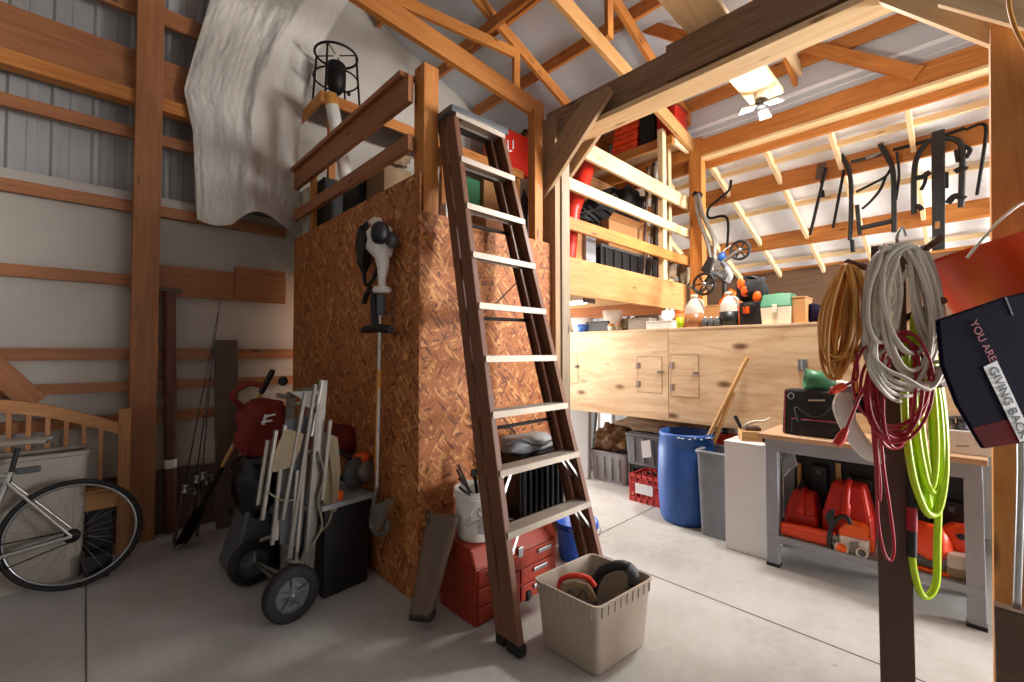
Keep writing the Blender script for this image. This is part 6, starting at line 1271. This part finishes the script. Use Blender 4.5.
def text(body, name, parent, p0, p1, upv, size, m, off, fit=True):
    cu = bpy.data.curves.new(name, 'FONT'); cu.body = body; cu.size = size; cu.extrude = .0004; cu.align_y = 'CENTER'
    o = bpy.data.objects.new(name, cu); C.objects.link(o); cu.materials.append(M[m]); bpy.context.view_layer.update()
    x = (p1-p0); ln = x.length; x.normalize(); z = -pn; y = z.cross(x).normalized(); w = o.dimensions.x or 1; sc = ln/w
    Mx = Matrix(((x.x, y.x, z.x, p0.x), (x.y, y.y, z.y, p0.y), (x.z, y.z, z.z, p0.z), (0, 0, 0, 1)))
    W_ = parent.matrix_basis.inverted()@Matrix.Translation(z*off)@Mx@Matrix.Diagonal((sc, sc if fit is True else fit/size, 1, 1))
    me = bpy.data.meshes.new_from_object(o.evaluated_get(bpy.context.evaluated_depsgraph_get())); me.transform(W_); n = bpy.data.objects.new(name, me); C.objects.link(n); n.parent = parent
    bpy.data.objects.remove(o); bpy.data.curves.remove(cu); return n
M['text_red'] = plain('red_lettering', S(150, 30, 40), .5, var=0)
text('YOU ARE', 'slogan_lettering', bag, bp_(971.5, 321), bp_(992, 361), None, .03, 'text_red', .003, .030)
text('GIVING BACK', 'slogan_lettering', bag, bp_(990.5, 367), bp_(1023, 437), None, .03, 'black', .004, .034)
# yellow rope at the top corner
solo('yellow_rope', 'yellow rope hanging beside the head of the oak post', 'rope', MB().tube(smoothpts([PD(1008, -20, 1.5), PD(1009, 5, 1.5), PD(1014, 25, 1.5), PD(1022, 42, 1.5), PD(1032, 60, 1.5)], 6), .006, 8), 'cord_tan')
# conduit by the oak post
q0, q1 = PX(1021, 470, 2.60), PX(1017, 600, 2.60); solo('conduit_pipe', 'bare metal conduit pipe standing beside the oak post', 'pipe', MB().tube(smoothpts([Vector((q1.x, q1.y, bl-.0)), q1, q0, q0+Vector((0, .0, .3))], 4), .012, 10), 'steel')
# racks hung on the bay purlin
XR = 5.97; R_ = lambda u, v, x=XR: PX(u, v, x)
def rackthing(name, label, cat, at, items):
    t = thing(name, label, cat, at)
    for nm, pts, r, mt in items: part(nm, MB().tube(smoothpts(pts, 5) if len(pts) > 2 else pts, r, 8), mt, t)
    return t
rackthing('iron_bar', 'thin dark iron bar hanging alone below the bay purlin', 'bar', R_(822, 235), [('bar', [R_(826, 168), R_(810, 235)], .017, 'iron')])
tpl = thing('trowel', 'small dark hand tool hanging by the iron bar on the purlin', 'tool', R_(822, 195)); part('blade', MB().prism([R_(u, v) for u, v in ((820, 190), (824, 190), (825, 197), (819, 198))], (.01, 0, 0)), 'iron', tpl); part('shank', MB().tube([R_(821, 180), R_(822, 191)], .01, 6), 'iron', tpl); part('hanger_plate', MB().prism([R_(u, v) for u, v in ((817, 164), (826, 162), (824, 178), (815, 180))], (.012, 0, 0)), 'treated', tpl)
rackthing('iron_bar', 'second thin iron bar left of the strapped carrier', 'bar', R_(833, 228), [('bar', [R_(844, 170), R_(833, 228)], .015, 'iron')])
rackthing('bike_carrier', 'black two-armed bike carrier with straps hanging from the purlin', 'bike carrier', R_(870, 236), [
    ('arm', [R_(841, 155), R_(848, 168), R_(851, 185), R_(851, 214), R_(850, 240)], .022, 'black'), ('arm', [R_(880, 144), R_(888, 158), R_(893, 172), R_(894, 205), R_(894, 232)], .023, 'black'),
    ('cross_tube', [R_(861, 228), R_(892, 221)], .026, 'black'), ('post', [R_(857, 205), R_(860, 235)], .02, 'black'), ('tie_bar', [R_(851, 162), R_(882, 154)], .018, 'black'),
    ('strap', [R_(856, 192), R_(872, 184), R_(886, 176), R_(892, 166)], .014, 'black_cloth'), ('strap', [R_(886, 176), R_(880, 190), R_(870, 202), R_(862, 209)], .014, 'black_cloth'), ('strap', [R_(852, 240), R_(853, 252)], .02, 'black_cloth'), ('strap', [R_(897, 152), R_(899, 175), R_(896, 200)], .012, 'black_cloth'), ('hook_arm', [R_(866, 158), R_(873, 156), R_(881, 153)], .022, 'dull_alu')])
rk = rackthing('hitch_rack', 'black hitch bike rack with thick centre bar above the white cord', 'bike rack', R_(938, 245), [
    ('hoop', [R_(914, 214), R_(914, 175), R_(918, 155), R_(928, 142), R_(938, 140)], .024, 'black'), ('hoop', [R_(945, 138), R_(956, 140), R_(962, 148), R_(962, 175), R_(961, 207)], .024, 'black'),
    ('cradle', [R_(914, 178), R_(922, 177), R_(930, 172)], .026, 'rubber'), ('cradle', [R_(914, 208), R_(918, 206), R_(922, 210)], .022, 'rubber'), ('cradle', [R_(955, 172), R_(962, 168), R_(966, 170)], .026, 'rubber'), ('cradle', [R_(948, 203), R_(955, 196), R_(965, 199)], .028, 'rubber'),
    ('ratchet_strap', [R_(926, 172), R_(925, 182), R_(921, 190)], .016, 'black_cloth'), ('ratchet_strap', [R_(964, 146), R_(970, 150), R_(966, 158)], .018, 'black_cloth'), ('ratchet_strap', [R_(947, 172), R_(947, 188)], .012, 'black_cloth'), ('ratchet_strap', [R_(956, 150), R_(958, 162)], .016, 'black_cloth')])
part('centre_bar', MB().prism([R_(u, v, 5.94) for u, v in ((931, 132), (945, 128), (945, 248), (932, 250))], (.09, 0, 0)), 'black', rk, bevel=.01); part('label_sticker', MB().prism([R_(u, v, 5.935) for u, v in ((935, 222), (940, 221), (940, 228), (935, 229))], (.006, 0, 0)), 'card', rk)
rackthing('iron_bar', 'bent dark bar hanging nearest the oak post', 'bar', R_(977, 195), [('bar', [R_(965, 130), R_(980, 124), R_(986, 128), R_(984, 150), R_(977, 195)], .014, 'iron'), ('grip', [R_(893, 150), R_(930, 140), R_(965, 128)], .018, 'iron')])
# hooks and bow by the end post
rackthing('crank_hook', 'dark bent crank hook hanging below the purlin by the end post', 'hook', R_(726, 248, 5.6), [('rod', [R_(731, 180, 5.6), R_(729, 190, 5.6), R_(718, 200, 5.6), R_(709, 208, 5.6), R_(709, 218, 5.6), R_(727, 218, 5.6), R_(727, 250, 5.6)], .016, 'iron')])
XB = 4.55; Bq = lambda u, v, x=XB: PX(u, v, x)
bow = thing('compound_bow', 'compound bow with two black wheels propped on the cabinet by the end post', 'bow', Bq(712, 300))
def cam_wheel(u, v, r, x):
    c = Bq(u, v, x); mb = MB().tube([c+Vector((0, math.cos(a)*r, math.sin(a)*r)) for a in [2*PI*k/28 for k in range(28)]], .014, 8, True)
    w = part('cam_wheel', mb, 'black', bow); s = MB()
    for k in range(6): a = PI*k/6*2; s.beam(c, c+Vector((0, math.cos(a)*r, math.sin(a)*r)), .014, .012, (1, 0, 0))
    part('spokes', s, 'black', w); part('axle', MB().lathe([(0, -.02), (.022, -.02), (.022, .02), (0, .02)], c, 12, (1, 0, 0)), 'steel', w)
cam_wheel(740, 250, .088, XB); cam_wheel(704, 284, .105, XB-.05)
for pts, r, mt, nm in (([(740, 250), (728, 258), (722, 262)], .022, 'dull_alu', 'limb'), ([(704, 284), (712, 274), (718, 268)], .022, 'dull_alu', 'limb'), ([(722, 262), (726, 268), (724, 278), (716, 274), (710, 278)], .026, 'dark_grey', 'riser'), ([(726, 268), (730, 276), (727, 282)], .03, 'grey', 'grip'), ([(690, 286), (700, 292), (712, 282), (722, 270)], .02, 'dull_alu', 'sight_arm'), ([(740, 241), (722, 252), (704, 274)], .005, 'cream', 'bow_string')): part(nm, MB().tube(smoothpts([Bq(*p) for p in pts], 5), r, 8), mt, bow)
part('quiver', MB().prism([Bq(u, v, XB-.06) for u, v in ((700, 270), (708, 256), (714, 258), (708, 276))], (.04, 0, 0)), 'black', bow, bevel=.01); part('bow_sight', MB().blob(Bq(722, 257), .03, .04, .05, .1), 'blue', bow); part('stand_rod', MB().tube([Bq(724, 280), Vector((XB, Bq(724, 280).y, ZT+.002))], .02, 8), 'black', bow)
rackthing('crutch', 'bent grey aluminium tube pair hanging on the end post', 'tube frame', Bq(712, 280, 4.9), [('tube', [Bq(696, 196, 4.95), Bq(698, 215, 4.9), Bq(708, 245, 4.85), Bq(712, 270, 4.8), Bq(711, 290, 4.8)], .022, 'dull_alu'), ('tube', [Bq(698, 194, 4.95), Bq(703, 215, 4.9), Bq(714, 240, 4.85), Bq(714, 262, 4.8)], .022, 'dull_alu'), ('clamp', [Bq(694, 194, 4.97), Bq(701, 196, 4.97)], .035, 'iron')])
dx = thing('dark_machine', 'dark machine part on the cabinet between jug and bow wheel', 'machine', spot(712, 4.6)); part('body', MB().cbox(spot(711, 4.6), .2, .22, .17, .2), 'black', dx, bevel=.02); part('knob', MB().blob(spot(706, 4.5)+Vector((0, 0, .19)), .03, .03, .04, 0), 'red', dx)
# ================================================================ GROUPS OF LOOK-ALIKES
GR = {'fishing_rod': 'fishing rods leaning on the end wall', 'pliers': 'hand tools in the white bucket', 'hard_case': 'orange hard cases stacked on the loft shelf', 'iron_bar': 'iron bars hanging below the bay purlin',
      'roof_truss': 'roof trusses', 'timber_post': 'loft posts', 'fishing_rod_tube': 'dark rods bundled at the loft rails', 'jug': 'plastic jugs on the cabinet', 'extension_cord': 'coiled cords on the brown post',
      'wall_cabinet': 'plywood wall cabinets', 'glass_jar': 'metal lidded jars on the cabinet', 'tan_jar': 'small tan jars on the cabinet', 'metal_canister': 'silver canisters in the loft', 'hatchet': 'wooden handled tools at the back of the bench shelf',
      'hand_plane': 'black planes on the white box', 'pipe_fitting': 'fittings on the white carton', 'knee_brace': 'knee braces at the grey post', 'digging_tool': 'wooden tool handles in the blue barrel', 'timber_brace': 'roof braces', 'cable': 'loose black cables by the ladder'}
for o in list(bpy.data.objects):
    k = o.name.split('.')[0]
    if k in GR and o.parent is None and o.get('category'): o['group'] = GR[k]
# ================================================================ LIGHT
def area(name, loc, rot, sx, sy, power, col=(1, 1, 1)):
    l = bpy.data.lights.new(name, 'AREA'); l.shape = 'RECTANGLE'; l.size = sx; l.size_y = sy; l.energy = power; l.color = col
    o = bpy.data.objects.new(name, l); C.objects.link(o); o.location = loc; o.rotation_euler = rot; return o
w = bpy.data.worlds.new('world'); bpy.context.scene.world = w; w.use_nodes = True
w.node_tree.nodes['Background'].inputs['Color'].default_value = (.85, .93, 1, 1); w.node_tree.nodes['Background'].inputs['Strength'].default_value = 1.0
area('daylight_end_door', (3.9, 4.86, 1.1), (-PI/2, 0, 0), 1.5, 2.0, 170, (.97, .98, 1))
area('daylight_side_door', (4.0, -5.95, 1.7), (PI/2, 0, 0), 2.3, 3.2, 84, (1, .98, .95))
area('bay_fill_light', (6.8, -5.9, 1.5), (PI/2, 0, 0), 2.8, 2.8, 1500, (1, 1, 1))  # added fill that brightens the bay roof; its opening is invented
def lamp(name, loc, power, size, col):
    l = bpy.data.lights.new(name, 'POINT'); l.energy = power; l.shadow_soft_size = size; l.color = col; o = bpy.data.objects.new(name, l); C.objects.link(o); o.location = loc
lamp('garage_lamp_glow', (3.72, 1.08, 3.2), 46, .12, (1, .97, .92))
area('garage_lamp_beam', (3.72, 1.08, 3.30), (0, 0, 0), .3, .3, 72, (1, .97, .92))
area('shop_light_glow', (3.5, 3.15, 1.97), (0, 0, 0), .14, 1.1, 22, (1, .97, .92))
vs = bpy.context.scene.view_settings; vs.view_transform = 'Standard'; vs.look = 'None'; vs.exposure = -0.17; vs.gamma = 1; vs.use_curve_mapping = False
